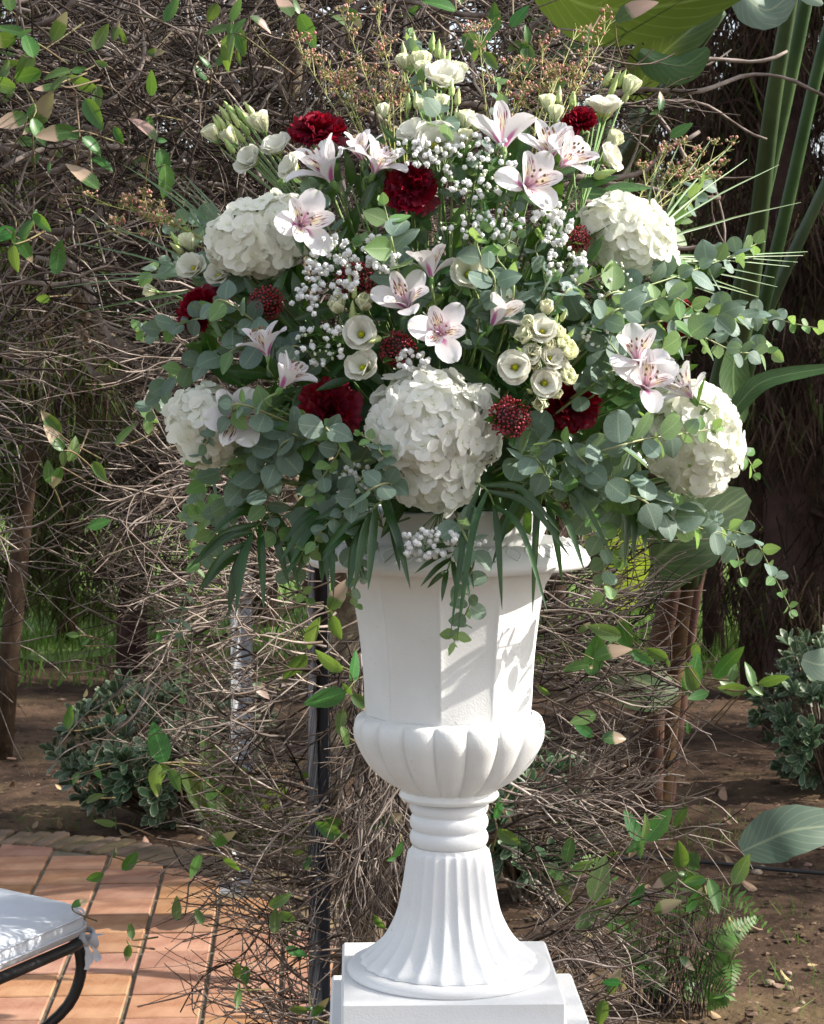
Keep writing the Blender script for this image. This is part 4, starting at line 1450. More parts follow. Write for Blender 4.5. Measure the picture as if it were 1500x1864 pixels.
# the big head is oval: its lower lobe belongs to the same head
big = COL.objects['hydrangea.002']
m_ = (dome(790, 860) - .02) / F
sub = P(795, 855, dome(795, 855) - .03) - big.location
for i in range(78):
    zz = 1 - 2 * (i + .5) / 78
    rr = math.sqrt(1 - zz * zz)
    a = i * 2.39996
    u = Vector((rr * math.cos(a), zz, rr * math.sin(a)))
    if u.y > .3 or u.z > .75:
        continue
    s = 25 * m_ * rnd(.85, 1.15)
    p = sub + Vector((u.x * 82 * m_, u.y * 75 * m_, u.z * 68 * m_)) * rnd(.9, 1.02)
    nr_ = (u + Vector((rnd(-.4, .4), rnd(-.35, .35), rnd(-.4, .4)))).normalized()
    ob('floret', random.choice(hyd_w), big, Matrix.Translation(p) @ dirq(nr_, rnd(0, 6.28)).to_matrix().to_4x4() @ Matrix.Scale(s, 4))
for (x, y, r_) in ((865, 745, 42), (870, 805, 38)):
    s0 = P(x, y, dome(x, y) - .01) - big.location
    for i in range(26):
        u = Vector((random.gauss(0, 1), -abs(random.gauss(0, 1)), random.gauss(0, 1))).normalized()
        p = s0 + u * r_ * m_
        ob('floret', random.choice(hyd_w), big, Matrix.Translation(p) @ dirq((u + Vector((rnd(-.3, .3), 0, rnd(-.3, .3)))).normalized(), rnd(0, 6)).to_matrix().to_4x4() @ Matrix.Scale(26 * m_, 4))
hydrangea(372, 775, 70, 82, 110, hyd_c, 'creamy hydrangea head at lower left behind dark round leaves', tilt=R(10), dz=-.07)
hydrangea(1262, 800, 96, 112, 170, hyd_c, 'sunlit creamy hydrangea head at lower right among eucalyptus', tilt=R(15), dz=-.05)
print('hydrangeas done')

# --- carnations
carn_me = []
for k in range(5):
    carn_me.append(petal(1, rnd(.95, 1.15), pr_fan, b0=rnd(-.1, .1), b1=rnd(-.7, .1), cup=rnd(.0, .3), ruff=rnd(.09, .15), rf=rnd(3, 5), nu=5, nv=10, jag=.18, ph=rnd(0, 6), ucos=False).mesh('petal', M_CARN))
cal = MB()
cal.tube([Vector((0, 0, -.75)), Vector((0, 0, -.6)), Vector((0, 0, -.15)), Vector((0, 0, .1))], [.08, .2, .24, .27], 10)
calyx_me = cal.mesh('calyx', M_STEM)


def carnation(x, y, r, d, label, dz=0.0, n=46):
    Y = dome(x, y) + dz
    root = thing('carnation', label, 'carnation', P(x, y, Y), dirq(d, rnd(0, 6)), group='dark red carnations in the bouquet')
    s = r * .88 * Y / F
    off = Matrix.Translation((0, 0, -.35 * s))
    for i in range(n):
        t = (i + .5) / n
        el = R(88 - 92 * t ** .85 + rnd(-8, 8))
        sc = s * (.82 + .32 * t) * rnd(.9, 1.08)
        M = off @ rotm('Z', i * 2.39996) @ rotm('X', el) @ rotm('Y', rnd(-.35, .35)) @ Matrix.Scale(sc, 4)
        ob('petal', random.choice(carn_me), root, M)
    ob('calyx', calyx_me, root, off @ Matrix.Scale(s, 4))
    stem_to_foam(root, .0028, Vector((0, 0, -s)))


carnation(575, 232, 52, (-.1, -.45, .8), 'dark red carnation at top left, highest on the left side')
carnation(750, 335, 52, (0, -.85, .45), 'bright red carnation in the upper middle sprinkled with white specks')
carnation(1052, 215, 36, (-.2, -.5, .7), 'dark red carnation at top right below lisianthus buds')
carnation(362, 555, 52, (-.5, -.6, .55), 'dark red carnation at the left edge behind eucalyptus leaves', dz=-.02)
carnation(597, 745, 58, (-.1, -1, .1), 'dark red carnation facing forward, left of the largest hydrangea', dz=-.02)
carnation(1045, 735, 55, (.2, -1, .0), 'deep crimson carnation in shade below the lisianthus cluster', dz=.03)
carnation(1245, 575, 40, (.5, -.6, .4), 'red carnation at the right mostly covered by eucalyptus leaves', dz=.03)

# --- alstroemeria
als_o = [petal(1, rnd(.50, .62), pr_spoon, b0=.0, b1=rnd(-1.25, -.7), bp=1.2, cup=rnd(.10, .40), ruff=.05, rf=2.3, nu=9, nv=6, ph=rnd(0, 6)).mesh('petal', M_ALSO) for _ in range(4)]
als_i = [petal(1.02, rnd(.36, .42), pr_spoon, b0=.0, b1=rnd(-.95, -.6), bp=1.3, cup=rnd(.2, .4), ruff=.03, rf=2, nu=9, nv=5, ph=rnd(0, 6)).mesh('petal', M_ALSI) for _ in range(3)]
st = MB()
for k in range(6):
    a = k * 1.05
    q = crom([Vector((0, 0, .1)), Vector((.05 * math.cos(a), .05 * math.sin(a), .5)), Vector((.14 * math.cos(a), .14 * math.sin(a), .78))], 6)
    st.cur = 0
    st.tube(q, .009, 4)
    st.cur = 1
    st.ball(q[-1], .032, 6, 4, 1.6)
stamen_me = st.mesh('stamens', [M_FIL, M_ANTH])
ov = MB()
ov.tube([Vector((0, 0, -.22)), Vector((0, 0, -.12)), Vector((0, 0, -.02)), Vector((0, 0, .08))], [.03, .075, .085, .06], 8)
ovary_me = ov.mesh('ovary', M_STEM)
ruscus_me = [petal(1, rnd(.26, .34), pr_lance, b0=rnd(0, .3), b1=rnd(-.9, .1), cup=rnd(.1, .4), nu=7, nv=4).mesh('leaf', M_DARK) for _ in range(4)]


def alstro(x, y, r, d, label, dz=0.0, opening=1.0, leaves=2):
    Y = dome(x, y) - .045 + dz
    root = thing('alstroemeria', label, 'alstroemeria', P(x, y, Y), dirq(d, rnd(0, 6)), group='white alstroemeria flowers in the bouquet')
    s = r * Y / F * 1.85
    off = Matrix.Translation((0, 0, -.45 * s))
    el0 = 90 - 16 * opening
    for k in range(3):
        a = k * 2 * PI / 3
        ob('petal', random.choice(als_o), root, off @ rotm('Z', a) @ rotm('X', R(el0 - 8 + rnd(-6, 6))) @ Matrix.Scale(s * rnd(.95, 1.05), 4))
        ob('petal', random.choice(als_i), root, off @ rotm('Z', a + PI / 3) @ rotm('X', R(el0 + rnd(-5, 5))) @ Matrix.Scale(s, 4))
    ob('stamens', stamen_me, root, off @ rotm('Z', rnd(0, 6)) @ Matrix.Scale(s, 4))
    ob('ovary', ovary_me, root, off @ Matrix.Scale(s, 4))
    stem_to_foam(root, .0018, Vector((0, 0, -.5 * s)), bend=.02)
    for k in range(leaves):
        M = Matrix.Translation((0, 0, -.5 * s - .02 * k - .01)) @ rotm('Z', rnd(0, 6.28)) @ rotm('X', R(rnd(20, 60))) @ Matrix.Scale(rnd(.03, .05), 4)
        ob('leaf', random.choice(ruscus_me), root, M)


alstro(585, 300, 50, (-.5, -.35, .8), 'white alstroemeria opening upward just under the highest left carnation')
alstro(655, 268, 34, (-.15, -.3, 1), 'small upright striped alstroemeria right of the highest left carnation', opening=.6)
alstro(692, 290, 40, (.4, -.4, .8), 'white alstroemeria touching the bright red carnation from the left')
alstro(552, 405, 46, (.25, -1, .1), 'flat-open streaked alstroemeria lying against the creamy upper left hydrangea', dz=-.05)
alstro(918, 238, 48, (.05, .35, 1), 'large white alstroemeria seen from behind with magenta stripe, top middle')
alstro(1000, 262, 42, (-.1, -.5, .8), 'streaked alstroemeria in the upper right group, left of two')
alstro(1038, 285, 42, (.5, -.6, .5), 'streaked alstroemeria in the upper right group beside a red carnation')
alstro(968, 330, 48, (.3, -.75, .2), 'streaked alstroemeria with brown anthers, lowest of the upper right group', dz=-.03)
alstro(478, 622, 40, (-.35, -.15, 1), 'narrow alstroemeria with magenta throat above its twin at the left', opening=.7, dz=-.03)
alstro(528, 682, 40, (.55, -.2, .8), 'narrow alstroemeria with magenta base above the forward-facing red carnation', opening=.7, dz=-.04)
alstro(735, 542, 44, (-.2, -.75, .5), 'white alstroemeria in the centre beside two small lisianthus', dz=-.02)
alstro(802, 603, 46, (.0, -1, .15), 'alstroemeria facing forward just above the largest hydrangea', dz=-.05)
alstro(783, 480, 38, (-.1, .3, 1), 'pale alstroemeria seen from behind left of the single open lisianthus')
alstro(915, 568, 44, (.6, .0, .75), 'side-on alstroemeria with magenta tube left of the lisianthus cluster', opening=.8)
alstro(430, 762, 48, (.1, -1, .1), 'streaked alstroemeria over the lower left hydrangea with a round leaf', dz=-.06)
alstro(1160, 642, 42, (-.1, -.7, .6), 'alstroemeria among eucalyptus leaves at the right, upper of three', dz=-.08)
alstro(1180, 692, 46, (.1, -.8, .4), 'alstroemeria among eucalyptus leaves at the right, middle of three', dz=-.10)
alstro(1245, 705, 40, (-.5, -.4, .6), 'pinkish alstroemeria at the right resting on the sunlit hydrangea', dz=-.05)

# --- lisianthus
lis_open = [petal(1, rnd(1.15, 1.3), pr_wide, b0=0, b1=rnd(-.75, -.35), bp=2.2, cup=rnd(.35, .5), ruff=.03, rf=2.2, nu=7, nv=6, ph=rnd(0, 6)).mesh('petal', M_LISW) for _ in range(4)]
lis_half = [petal(1, rnd(.95, 1.1), pr_wide, b0=-.05, b1=rnd(.0, .3), bp=1.5, cup=rnd(.45, .65), ruff=.03, rf=2, nu=6, nv=5, ph=rnd(0, 6)).mesh('petal', M_LISG) for _ in range(4)]
ce = MB()
for k in range(7):
    a = k * .9
    ce.ball((.11 * math.cos(a), .11 * math.sin(a), .35), .05, 5, 4, 1.6)
ce.ball((0, 0, .38), .10, 7, 5, 1.2)
centre_me = ce.mesh('stamens', M_YEL)
bu = MB()
vs, fs = [], []
pr = [(.0, .05), (.06, .16), (.25, .24), (.55, .25), (.9, .19), (1.25, .10), (1.5, .015)]
NSEG = 10
for i, (z, r) in enumerate(pr):
    for j in range(NSEG):
        a = 2 * PI * j / NSEG + z * 1.6
        rr = r * (1 + .16 * math.cos(5 * (2 * PI * j / NSEG)))
        vs.append(Vector((rr * math.cos(a), rr * math.sin(a), z)))
for i in range(len(pr) - 1):
    for j in range(NSEG):
        fs.append((i * NSEG + j, i * NSEG + (j + 1) % NSEG, (i + 1) * NSEG + (j + 1) % NSEG, (i + 1) * NSEG + j))
bu.add(vs, fs)
for k in range(5):
    a = k * 2 * PI / 5
    petal(.8, .07, pr_lance, b0=0, b1=-.3, nu=4, nv=2, mb=bu, M=rotm('Z', a) @ Matrix.Translation((0, .10, 0)) @ rotm('X', R(80)))
bud_me = bu.mesh('bud', M_BUD)
ca_ = MB()
ca_.tube([Vector((0, 0, -.25)), Vector((0, 0, -.1)), Vector((0, 0, .05))], [.04, .12, .2], 8)
for k in range(5):
    a = k * 2 * PI / 5
    petal(.7, .08, pr_lance, b0=0, b1=-.5, nu=4, nv=2, mb=ca_, M=rotm('Z', a) @ Matrix.Translation((0, .15, 0)) @ rotm('X', R(70)))
lcal_me = ca_.mesh('calyx', M_STEM)


def lisi_spray(base, items, label, dz=0.0):
    """items: (kind, x, y, r, dir); every bloom hangs on a stalk joining at base"""
    bxp, byp = base
    Y0 = dome(bxp, byp) + .05
    root = thing('lisianthus', label, 'lisianthus', P(bxp, byp, Y0), group='lisianthus sprays in the bouquet')
    o = root.location.copy()
    stem = MB()
    tgt = FOAM + Vector((rnd(-.04, .04), rnd(-.03, .03), 0)) - o
    stem.tube(crom([Vector((0, 0, 0)), tgt * .5 + Vector((0, .02, 0)), tgt], 8), .0026, 6)
    for kind, x, y, r, d in items:
        Y = dome(x, y) - .02 + dz
        p = P(x, y, Y) - o
        d = Vector(d).normalized()
        s = r * Y / F * (1.45 if kind == 'o' else 1.2)
        rot_ = dirq(d, rnd(0, 6)).to_matrix().to_4x4()
        if kind == 'o':
            s *= 1.0
            org = Matrix.Translation(p) @ rot_ @ Matrix.Translation((0, 0, -.45 * s))
            bl = ob('bloom', lcal_me, root, org @ Matrix.Scale(s, 4))
            for k in range(9):
                el = 50 if k < 5 else 68
                M = rotm('Z', k * 2 * PI / 5 + (.6 if k >= 5 else 0) + rnd(-.1, .1)) @ Matrix.Translation((0, .04, 0)) @ rotm('X', R(el + rnd(-7, 7))) @ Matrix.Scale(rnd(.92, 1.05), 4)
                ob('petal', random.choice(lis_open), bl, M)
            ob('stamens', centre_me, bl, Matrix.Identity(4))
            end = org @ Vector((0, 0, 0))
        elif kind == 'h':
            s *= 1.55
            org = Matrix.Translation(p) @ rot_ @ Matrix.Translation((0, 0, -.5 * s))
            bl = ob('bloom', lcal_me, root, org @ Matrix.Scale(s, 4))
            for k in range(8):
                M = rotm('Z', k * 2 * PI / 5 + (.6 if k >= 5 else 0)) @ Matrix.Translation((0, .10 if k < 5 else .02, 0)) @ rotm('X', R(70 + rnd(-5, 8) + (10 if k >= 5 else 0))) @ Matrix.Scale(rnd(.9, 1.05), 4)
                ob('petal', random.choice(lis_half), bl, M)
            end = org @ Vector((0, 0, 0))
        else:
            org = Matrix.Translation(p) @ rot_ @ Matrix.Translation((0, 0, -.7 * s))
            ob('bud', bud_me, root, org @ Matrix.Scale(s * 1.5, 4))
            end = org @ Vector((0, 0, 0))
        q = crom([end, end - d * .02, end.lerp(Vector((0, 0, 0)), .6) + Vector((0, .01, 0)), Vector((0, 0, 0))], 9)
        stem.tube(q, .0011, 4, .0016)
    stem.build('stem', M_STEM, root)
    for k in range(3):
        M = Matrix.Translation(Vector((0, 0, -.01 * k)) + tgt * .1 * k) @ dirq((rnd(-1, 1), -.6, rnd(-.2, 1)), rnd(0, 6)).to_matrix().to_4x4() @ Matrix.Scale(rnd(.035, .055), 4)
        ob('leaf', random.choice(ruscus_me), root, M)
    return root


UL = (-.55, -.3, .8)
lisi_spray((590, 430), [('b', 412, 212, 13, UL), ('b', 422, 205, 14, UL), ('b', 432, 222, 14, UL), ('b', 406, 228, 13, UL), ('b', 442, 212, 14, UL), ('b', 425, 238, 13, UL), ('b', 452, 222, 13, UL), ('b', 448, 238, 12, UL),
                        ('b', 398, 228, 11, UL), ('b', 420, 270, 13, UL), ('b', 438, 250, 13, UL), ('b', 458, 205, 13, UL), ('h', 474, 222, 21, (-.3, -.5, .8)), ('h', 386, 243, 18, UL), ('h', 418, 248, 18, UL),
                        ('o', 455, 290, 25, (-.5, -.7, .4)), ('o', 503, 268, 25, (-.3, -.6, .7)), ('o', 530, 305, 22, (-.6, -.5, .3))], 'spray of pale lisianthus buds and blooms pointing to the upper left')
lisi_spray((800, 300), [('b', 753, 82, 13, (0, -.1, 1)), ('b', 735, 98, 12, (-.1, -.1, 1)), ('b', 786, 83, 13, (.1, -.1, 1)), ('b', 797, 95, 13, (.1, -.1, 1)), ('b', 806, 105, 12, (.1, -.1, 1)), ('b', 815, 112, 11, (.2, -.1, 1)),
                        ('h', 766, 110, 20, (-.1, -.3, 1)), ('h', 733, 112, 15, (-.3, -.3, 1)), ('o', 808, 142, 32, (0, -.7, .7)), ('h', 834, 128, 17, (.4, -.3, 1)), ('h', 770, 128, 17, (0, -.4, .9))],
           'topmost lisianthus spray with a wide open white bloom below green buds')
lisi_spray((800, 340), [('h', 775, 195, 17, (-.1, -.3, 1)), ('h', 800, 188, 18, (.1, -.3, 1)), ('h', 848, 216, 18, (.1, -.2, 1)), ('b', 773, 170, 11, (0, 0, 1)), ('b', 744, 190, 11, (0, 0, 1)), ('b', 757, 188, 12, (0, 0, 1)),
                        ('b', 822, 165, 12, (0, 0, 1)), ('b', 833, 182, 12, (.1, 0, 1)), ('b', 866, 228, 12, (.1, 0, 1)), ('b', 830, 220, 12, (0, 0, 1)), ('h', 698, 200, 13, (-.1, -.1, 1)), ('o', 792, 264, 38, (0, -1, .35)), ('o', 752, 242, 26, (-.4, -.5, .7)),
                        ('h', 846, 250, 16, (.1, -.3, 1))], 'lisianthus spray with a round double white bloom under a row of green half-open buds')
UR = (.45, -.3, .9)
lisi_spray((1050, 400), [('b', 1105, 146, 14, UR), ('b', 1119, 150, 13, UR), ('b', 1129, 148, 13, UR), ('b', 1114, 164, 12, UR), ('b', 1138, 178, 12, UR), ('h', 1148, 156, 19, UR), ('o', 1100, 196, 31, (.1, -.3, 1)), ('h', 1118, 254, 18, (.4, -.6, .6)),
                         ('o', 1110, 288, 24, (.7, -.5, .3)), ('b', 1094, 318, 17, (.8, -.3, .2)), ('b', 1040, 185, 10, (.1, 0, 1))], 'lisianthus spray rising at the upper right with a cup-shaped bloom and buds')
lisi_spray((985, 330), [('h', 997, 186, 16, (-.1, -.2, 1)), ('b', 1017, 178, 12, (.1, 0, 1)), ('h', 1012, 205, 15, (.1, -.2, 1)), ('b', 1044, 186, 11, (0, -.2, 1))], 'two slim pale lisianthus left of the small upper right carnation')
lisi_spray((430, 530), [('h', 341, 440, 17, (-.4, -.4, .8)), ('b', 322, 440, 12, (-.5, -.2, .8)), ('b', 325, 455, 12, (-.6, -.2, .5)), ('o', 351, 487, 25, (-.4, -.8, .4)), ('o', 398, 500, 22, (-.2, -.7, .4))],
           'lisianthus with one cupped white bloom left of the upper left hydrangea')
lisi_spray((370, 555), [('h', 272, 530, 13, (-1, -.1, .1))], 'single closed lisianthus pointing straight left beside the left carnation')
lisi_spray((665, 590), [('h', 615, 556, 18, (-.2, -.7, .6)), ('h', 663, 552, 18, (.1, -.8, .6)), ('b', 636, 516, 11, (0, -.2, 1)), ('b', 645, 535, 11, (.1, -.2, 1)), ('b', 642, 572, 14, (0, -.3, 1)), ('o', 657, 608, 28, (-.1, -1, .2)),
                        ('b', 686, 618, 13, (-.5, -.6, -.2)), ('o', 659, 668, 27, (-.4, -.9, .3))], 'lisianthus group left of centre with a yellow-eyed bloom and two round half-open ones', dz=-.03)
lisi_spray((860, 560), [('o', 853, 498, 30, (.05, -1, .25)), ('b', 866, 448, 9, (.1, -.5, 1))], 'single open lisianthus with yellow eye in the middle among eucalyptus', dz=-.02)
lisi_spray((990, 740), [('h', 995, 560, 15, (.1, -.7, .7)), ('b', 1024, 578, 10, (.4, -.3, .8)), ('b', 1012, 583, 8, (.2, -.5, .8)), ('o', 987, 602, 25, (0, -.9, .4)), ('h', 955, 612, 19, (-.4, -.8, .3)), ('h', 973, 637, 15, (-.1, -1, .2)), ('o', 1003, 652, 22, (.3, -.9, .2)),
                        ('h', 1032, 640, 20, (.6, -.7, .3)), ('o', 937, 668, 28, (-.1, -1, .1)), ('o', 992, 697, 26, (.1, -1, .1)), ('h', 1031, 685, 19, (.4, -.9, .1)), ('h', 985, 733, 17, (-.2, -.8, -.2)), ('b', 965, 713, 9, (-.3, -.6, .2)), ('b', 1037, 610, 9, (.4, -.4, .6)),
                        ('h', 1000, 628, 14, (.2, -.9, .3)), ('h', 1015, 605, 15, (.4, -.8, .3)), ('b', 950, 640, 9, (-.5, -.5, .4)), ('o', 1018, 668, 19, (.3, -1, .1)), ('h', 962, 590, 15, (-.3, -.8, .5)), ('h', 1022, 625, 16, (.5, -.8, .3)), ('h', 1010, 715, 14, (.3, -1, -.1)), ('o', 968, 645, 18, (-.2, -1, .2)), ('h', 975, 665, 15, (-.2, -1, 0))], 'dense cluster of cream lisianthus with green-eyed blooms right of centre', dz=-.09)

# --- baby's breath
gy_me = []
for k in range(3):
    mb = MB()
    for i in range(26):
        u = Vector((random.gauss(0, 1), random.gauss(0, 1), random.gauss(0, .8) + .5)).normalized()
        petal(.50, .40, pr_fan, b0=0, b1=rnd(-.5, .3), ruff=.06, rf=2, nu=2, nv=3, ucos=False, mb=mb, M=Matrix.Translation(u * .35) @ dirq((u + Vector((rnd(-.6, .6), rnd(-.6, .6), rnd(-.6, .6)))).normalized(), rnd(0, 6)).to_matrix().to_4x4())
    mb.ball((0, 0, 0), .55, 7, 5)
    gy_me.append(mb.mesh('floret', M_GYP))


def gyps(x, y, sx, sy, n, r, label, base=None, dz=-.05, tiny=0):
    n = int(n * 1.5)
    Y0 = dome(x, y)
    bx_, by_ = base or (x + (CX - x) * .25, y + 70)
    root = thing('babys_breath', label, "baby's breath", P(bx_, by_, Y0 + .06), group="baby's breath sprays in the bouquet")
    o = root.location.copy()
    mb = MB()
    tgt = FOAM + Vector((rnd(-.04, .04), rnd(-.03, .03), 0)) - o
    mb.tube(crom([Vector(), tgt * .5, tgt], 6), .0016, 4)
    nodes = []
    for k in range(max(3, n // 5)):
        q = P(x + random.gauss(0, sx * .45), y + random.gauss(0, sy * .45) + 10, Y0 + .02) - o
        nodes.append(q)
        mb.tube(crom([Vector(), q * .5 + Vector((rnd(-.008, .008), .005, rnd(-.008, .008))), q], 6), .0009, 3, .0006, cap=False)
    tb = MB()
    for i in range(n + tiny):
        a = rnd(0, 2 * PI)
        rr = math.sqrt(rnd(0, 1))
        px, py = x + sx * rr * math.cos(a), y + sy * rr * math.sin(a)
        q = P(px, py, dome(px, py) + dz + rnd(-.03, .02)) - o
        nd = min(nodes, key=lambda b: (b - q).length)
        mb.tube([nd, nd.lerp(q, .5) + Vector((rnd(-.004, .004), 0, rnd(-.004, .004))), q], .0006, 3, .0004, cap=False)
        if i < n:
            s = r * rnd(.8, 1.25) * Y0 / F
            ob('floret', random.choice(gy_me), root, Matrix.Translation(q) @ dirq((q - nd + Vector((0, -.02, .01))).normalized(), rnd(0, 6)).to_matrix().to_4x4() @ Matrix.Scale(s, 4))
        else:
            tb.ball(q, 2.6 * Y0 / F * rnd(.7, 1.2), 5, 4, 1.2)
    mb.build('stem', M_STEM, root)
    if tiny:
        tag(tb.build('buds', M_GYPB, root), kind='stuff')


gyps(605, 488, 52, 62, 52, 9, "dense baby's breath cloud left of the centre, below the hydrangea", tiny=12)
gyps(692, 462, 34, 36, 22, 9, "small baby's breath cluster above the dark skimmia in the middle", tiny=5)
gyps(585, 625, 50, 38, 14, 9, "sparse baby's breath around the left lisianthus group", tiny=22)
gyps(748, 655, 34, 18, 13, 8, "short baby's breath just above the largest hydrangea", tiny=4)
gyps(765, 275, 55, 26, 24, 8, "baby's breath scattered over the round double lisianthus and carnation", dz=-.05, tiny=8)
gyps(870, 300, 72, 62, 38, 8, "airy baby's breath in the upper middle between alstroemerias", tiny=26)
gyps(1005, 405, 36, 40, 26, 9, "baby's breath left of the small upright skimmia", tiny=8)
gyps(880, 408, 78, 28, 26, 8, "baby's breath line above the single open lisianthus", tiny=10)
gyps(1032, 482, 34, 45, 24, 8, "baby's breath behind eucalyptus under the small upright skimmia", tiny=8)
gyps(1120, 535, 32, 62, 26, 5.5, "tiny-budded baby's breath hanging under the upper right hydrangea", tiny=26)
gyps(655, 890, 44, 46, 32, 9, "baby's breath low left of the largest hydrangea")
gyps(800, 992, 86, 32, 52, 8.5, "baby's breath hanging in front of the urn rim", base=(800, 930), dz=-.13)
gyps(1085, 605, 30, 28, 12, 6, "few baby's breath specks right of the lisianthus cluster", tiny=10)
gyps(560, 545, 30, 28, 14, 8, "baby's breath between the two left dark skimmias")


# --- skimmia
def skim_mesh(long_=1.0, n=230):
    mb = MB()
    for i in range(n):
        zz = 1 - 1.75 * (i + .5) / n
        rr = math.sqrt(max(0, 1 - zz * zz))
        a = i * 2.39996
        j = rnd(.78, 1.05)
        mb.ball((rr * math.cos(a) * j, rr * math.sin(a) * j, zz * long_ * j), rnd(.055, .085), 5, 4)
        if i % 3 == 0:
            mb.ball((rr * math.cos(a) * j * .7, rr * math.sin(a) * j * .7, zz * long_ * j * .7), rnd(.06, .09), 5, 3)
    return mb.mesh('buds', M_SKIM)


sk_me = [skim_mesh(.85), skim_mesh(1.3), skim_mesh(1.0)]
core = MB(); core.ball((0, 0, 0), .72, 10, 7); skcore = core.mesh('core', mat('skimmia_core', (0.03, 0.012, 0.01), (0.04, 0.03, 0.012), 40, 0.8, 0.0))


def skimmia(x, y, r, d, k, label, dz=0.0):
    Y = dome(x, y) - .0 + dz
    root = thing('skimmia', label, 'skimmia', P(x, y, Y), dirq(d, rnd(0, 6)), group='dark red skimmia heads in the bouquet')
    s = r * Y / F
    tag(ob('buds', sk_me[k], root, Matrix.Scale(s, 4)), kind='stuff')
    ob('core', skcore, root, Matrix.Scale(s, 4))
    stem_to_foam(root, .003, Vector((0, 0, -.5 * s)))
    for i in range(5):
        ob('leaf', random.choice(ruscus_me), root, Matrix.Translation((0, 0, -.6 * s)) @ rotm('Z', i * 1.25 + rnd(-.2, .2)) @ rotm('X', R(rnd(15, 45))) @ Matrix.Scale(rnd(.045, .065), 4))


skimmia(484, 553, 33, (-.4, -.8, .4), 0, 'dark red skimmia head at the left beside a big dark leaf')
skimmia(648, 508, 36, (-.1, -.8, .6), 0, 'dark red skimmia head ringed by white specks left of the centre')
skimmia(724, 635, 34, (0, -.8, .5), 0, 'dark red skimmia head above the left top of the largest hydrangea')
skimmia(928, 760, 38, (.2, -1, .1), 2, 'bright red sunlit skimmia head right of the largest hydrangea', dz=-.07)
skimmia(1053, 438, 22, (.1, -.2, 1), 1, 'small upright dark skimmia left of the upper right hydrangea')
skimmia(1038, 552, 30, (.1, -.8, .4), 0, 'dark skimmia head behind the lisianthus cluster top', dz=.03)
skimmia(1108, 560, 28, (.3, -.8, .3), 0, 'dark skimmia head in shade under the upper right hydrangea', dz=.04)

# --- eucalyptus
euc_me = [petal(1, rnd(.9, 1.05), pr_round if k % 2 else pr_egg, b0=rnd(-.2, .25), b1=rnd(-.7, .5), cup=rnd(-.1, .4), ruff=.02, rf=1.5, nu=7, nv=4, base=.08).mesh('leaf', M_EUC) for k in range(6)]
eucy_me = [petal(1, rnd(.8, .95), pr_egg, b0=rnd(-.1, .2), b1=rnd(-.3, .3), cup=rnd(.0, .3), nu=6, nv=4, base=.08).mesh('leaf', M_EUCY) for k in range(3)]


def euc(pts, leaf, label, dz=0.0, depth=None, face=.9, gap=.8, young_or_sunlit=.12, tail=False, endrose=False):
    """pts in photo pixels; leaf = leaf length in pixels"""
    n = max(8, len(pts) * 6)
    w3 = []
    for i, p in enumerate(pts):
        Y = (dome(p[0], p[1]) if depth is None else depth) - .03 + dz
        if len(p) > 2:
            Y += p[2]
        w3.append(P(p[0], p[1], Y))
    start = FOAM.lerp(w3[0], .35) + Vector((0, .02, 0))
    q = crom([start] + w3, n + 6)
    root = thing('eucalyptus', label, 'eucalyptus', w3[0], group='eucalyptus stems in the bouquet')
    o = root.location.copy()
    q = [a - o for a in q]
    mb = MB()
    mb.tube(q, .0020, 5, .0007)
    mb.build('stem', M_EUCS, root)
    cum = [0]
    for a, b in zip(q, q[1:]):
        cum.append(cum[-1] + (b - a).length)
    L = cum[-1]
    lm = leaf * 3.0 / F
    s0 = sum((b - a).length for a, b in zip(q[:int(len(q) / (len(pts)))], q[1:int(len(q) / len(pts)) + 1])) * .9
    s = s0
    k = 0
    while s < L:
        i = max(0, min(len(q) - 2, next((j for j in range(len(cum) - 1) if cum[j + 1] >= s), len(q) - 2)))
        f = (s - cum[i]) / max(1e-6, cum[i + 1] - cum[i])
        p = q[i].lerp(q[i + 1], f)
        t = (q[i + 1] - q[i]).normalized()
        rel = s / L
        size = lm * (1.12 - .5 * max(0, rel - .55) / .45) * rnd(.65, 1.25)
        a0 = t.orthogonal().normalized()
        side = t.cross(Vector((0, -1, .35)).normalized())
        side = side.normalized() if side.length > .1 else a0
        if tail:
            ph = 0 if k % 2 == 0 else PI / 2
        else:
            ph = (0 if k % 2 == 0 else PI / 2) + rnd(-.5, .5)
        axis = Quaternion(t, ph) @ side
        for sg in (-1, 1):
            d = (axis * sg + t * rnd(.15, .6)).normalized()
            # leaves turn their faces up and out, some hang edge-on
            nr_ = (t * rnd(-.1, .6) + Vector((rnd(-.45, .45), -face * rnd(.3, 1.2), rnd(.0, .9))))
            if tail:
                nr_ = (t * -1.0 + Vector((rnd(-.3, .3), -.35, .6)))
            x_ = d.cross(nr_)
            if x_.length < .05:
                x_ = d.orthogonal()
            x_.normalize()
            up = x_.cross(d)
            M = Matrix.Translation(p) @ Matrix((x_, d, up)).transposed().to_4x4() @ Matrix.Scale(size, 4)
            mm = eucy_me if (random.random() < young_or_sunlit or rel > .93) else euc_me
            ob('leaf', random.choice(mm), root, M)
        s += lm * gap * rnd(.75, 1.1) * (1 if rel < .6 else .8)
        k += 1
    # the growing tip
    t = (q[-1] - q[-2]).normalized()
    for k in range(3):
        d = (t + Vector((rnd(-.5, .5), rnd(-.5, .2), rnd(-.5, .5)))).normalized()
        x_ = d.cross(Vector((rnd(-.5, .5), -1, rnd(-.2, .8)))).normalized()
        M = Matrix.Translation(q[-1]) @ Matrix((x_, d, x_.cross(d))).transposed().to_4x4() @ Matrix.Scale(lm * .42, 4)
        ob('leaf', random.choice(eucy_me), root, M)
    return root


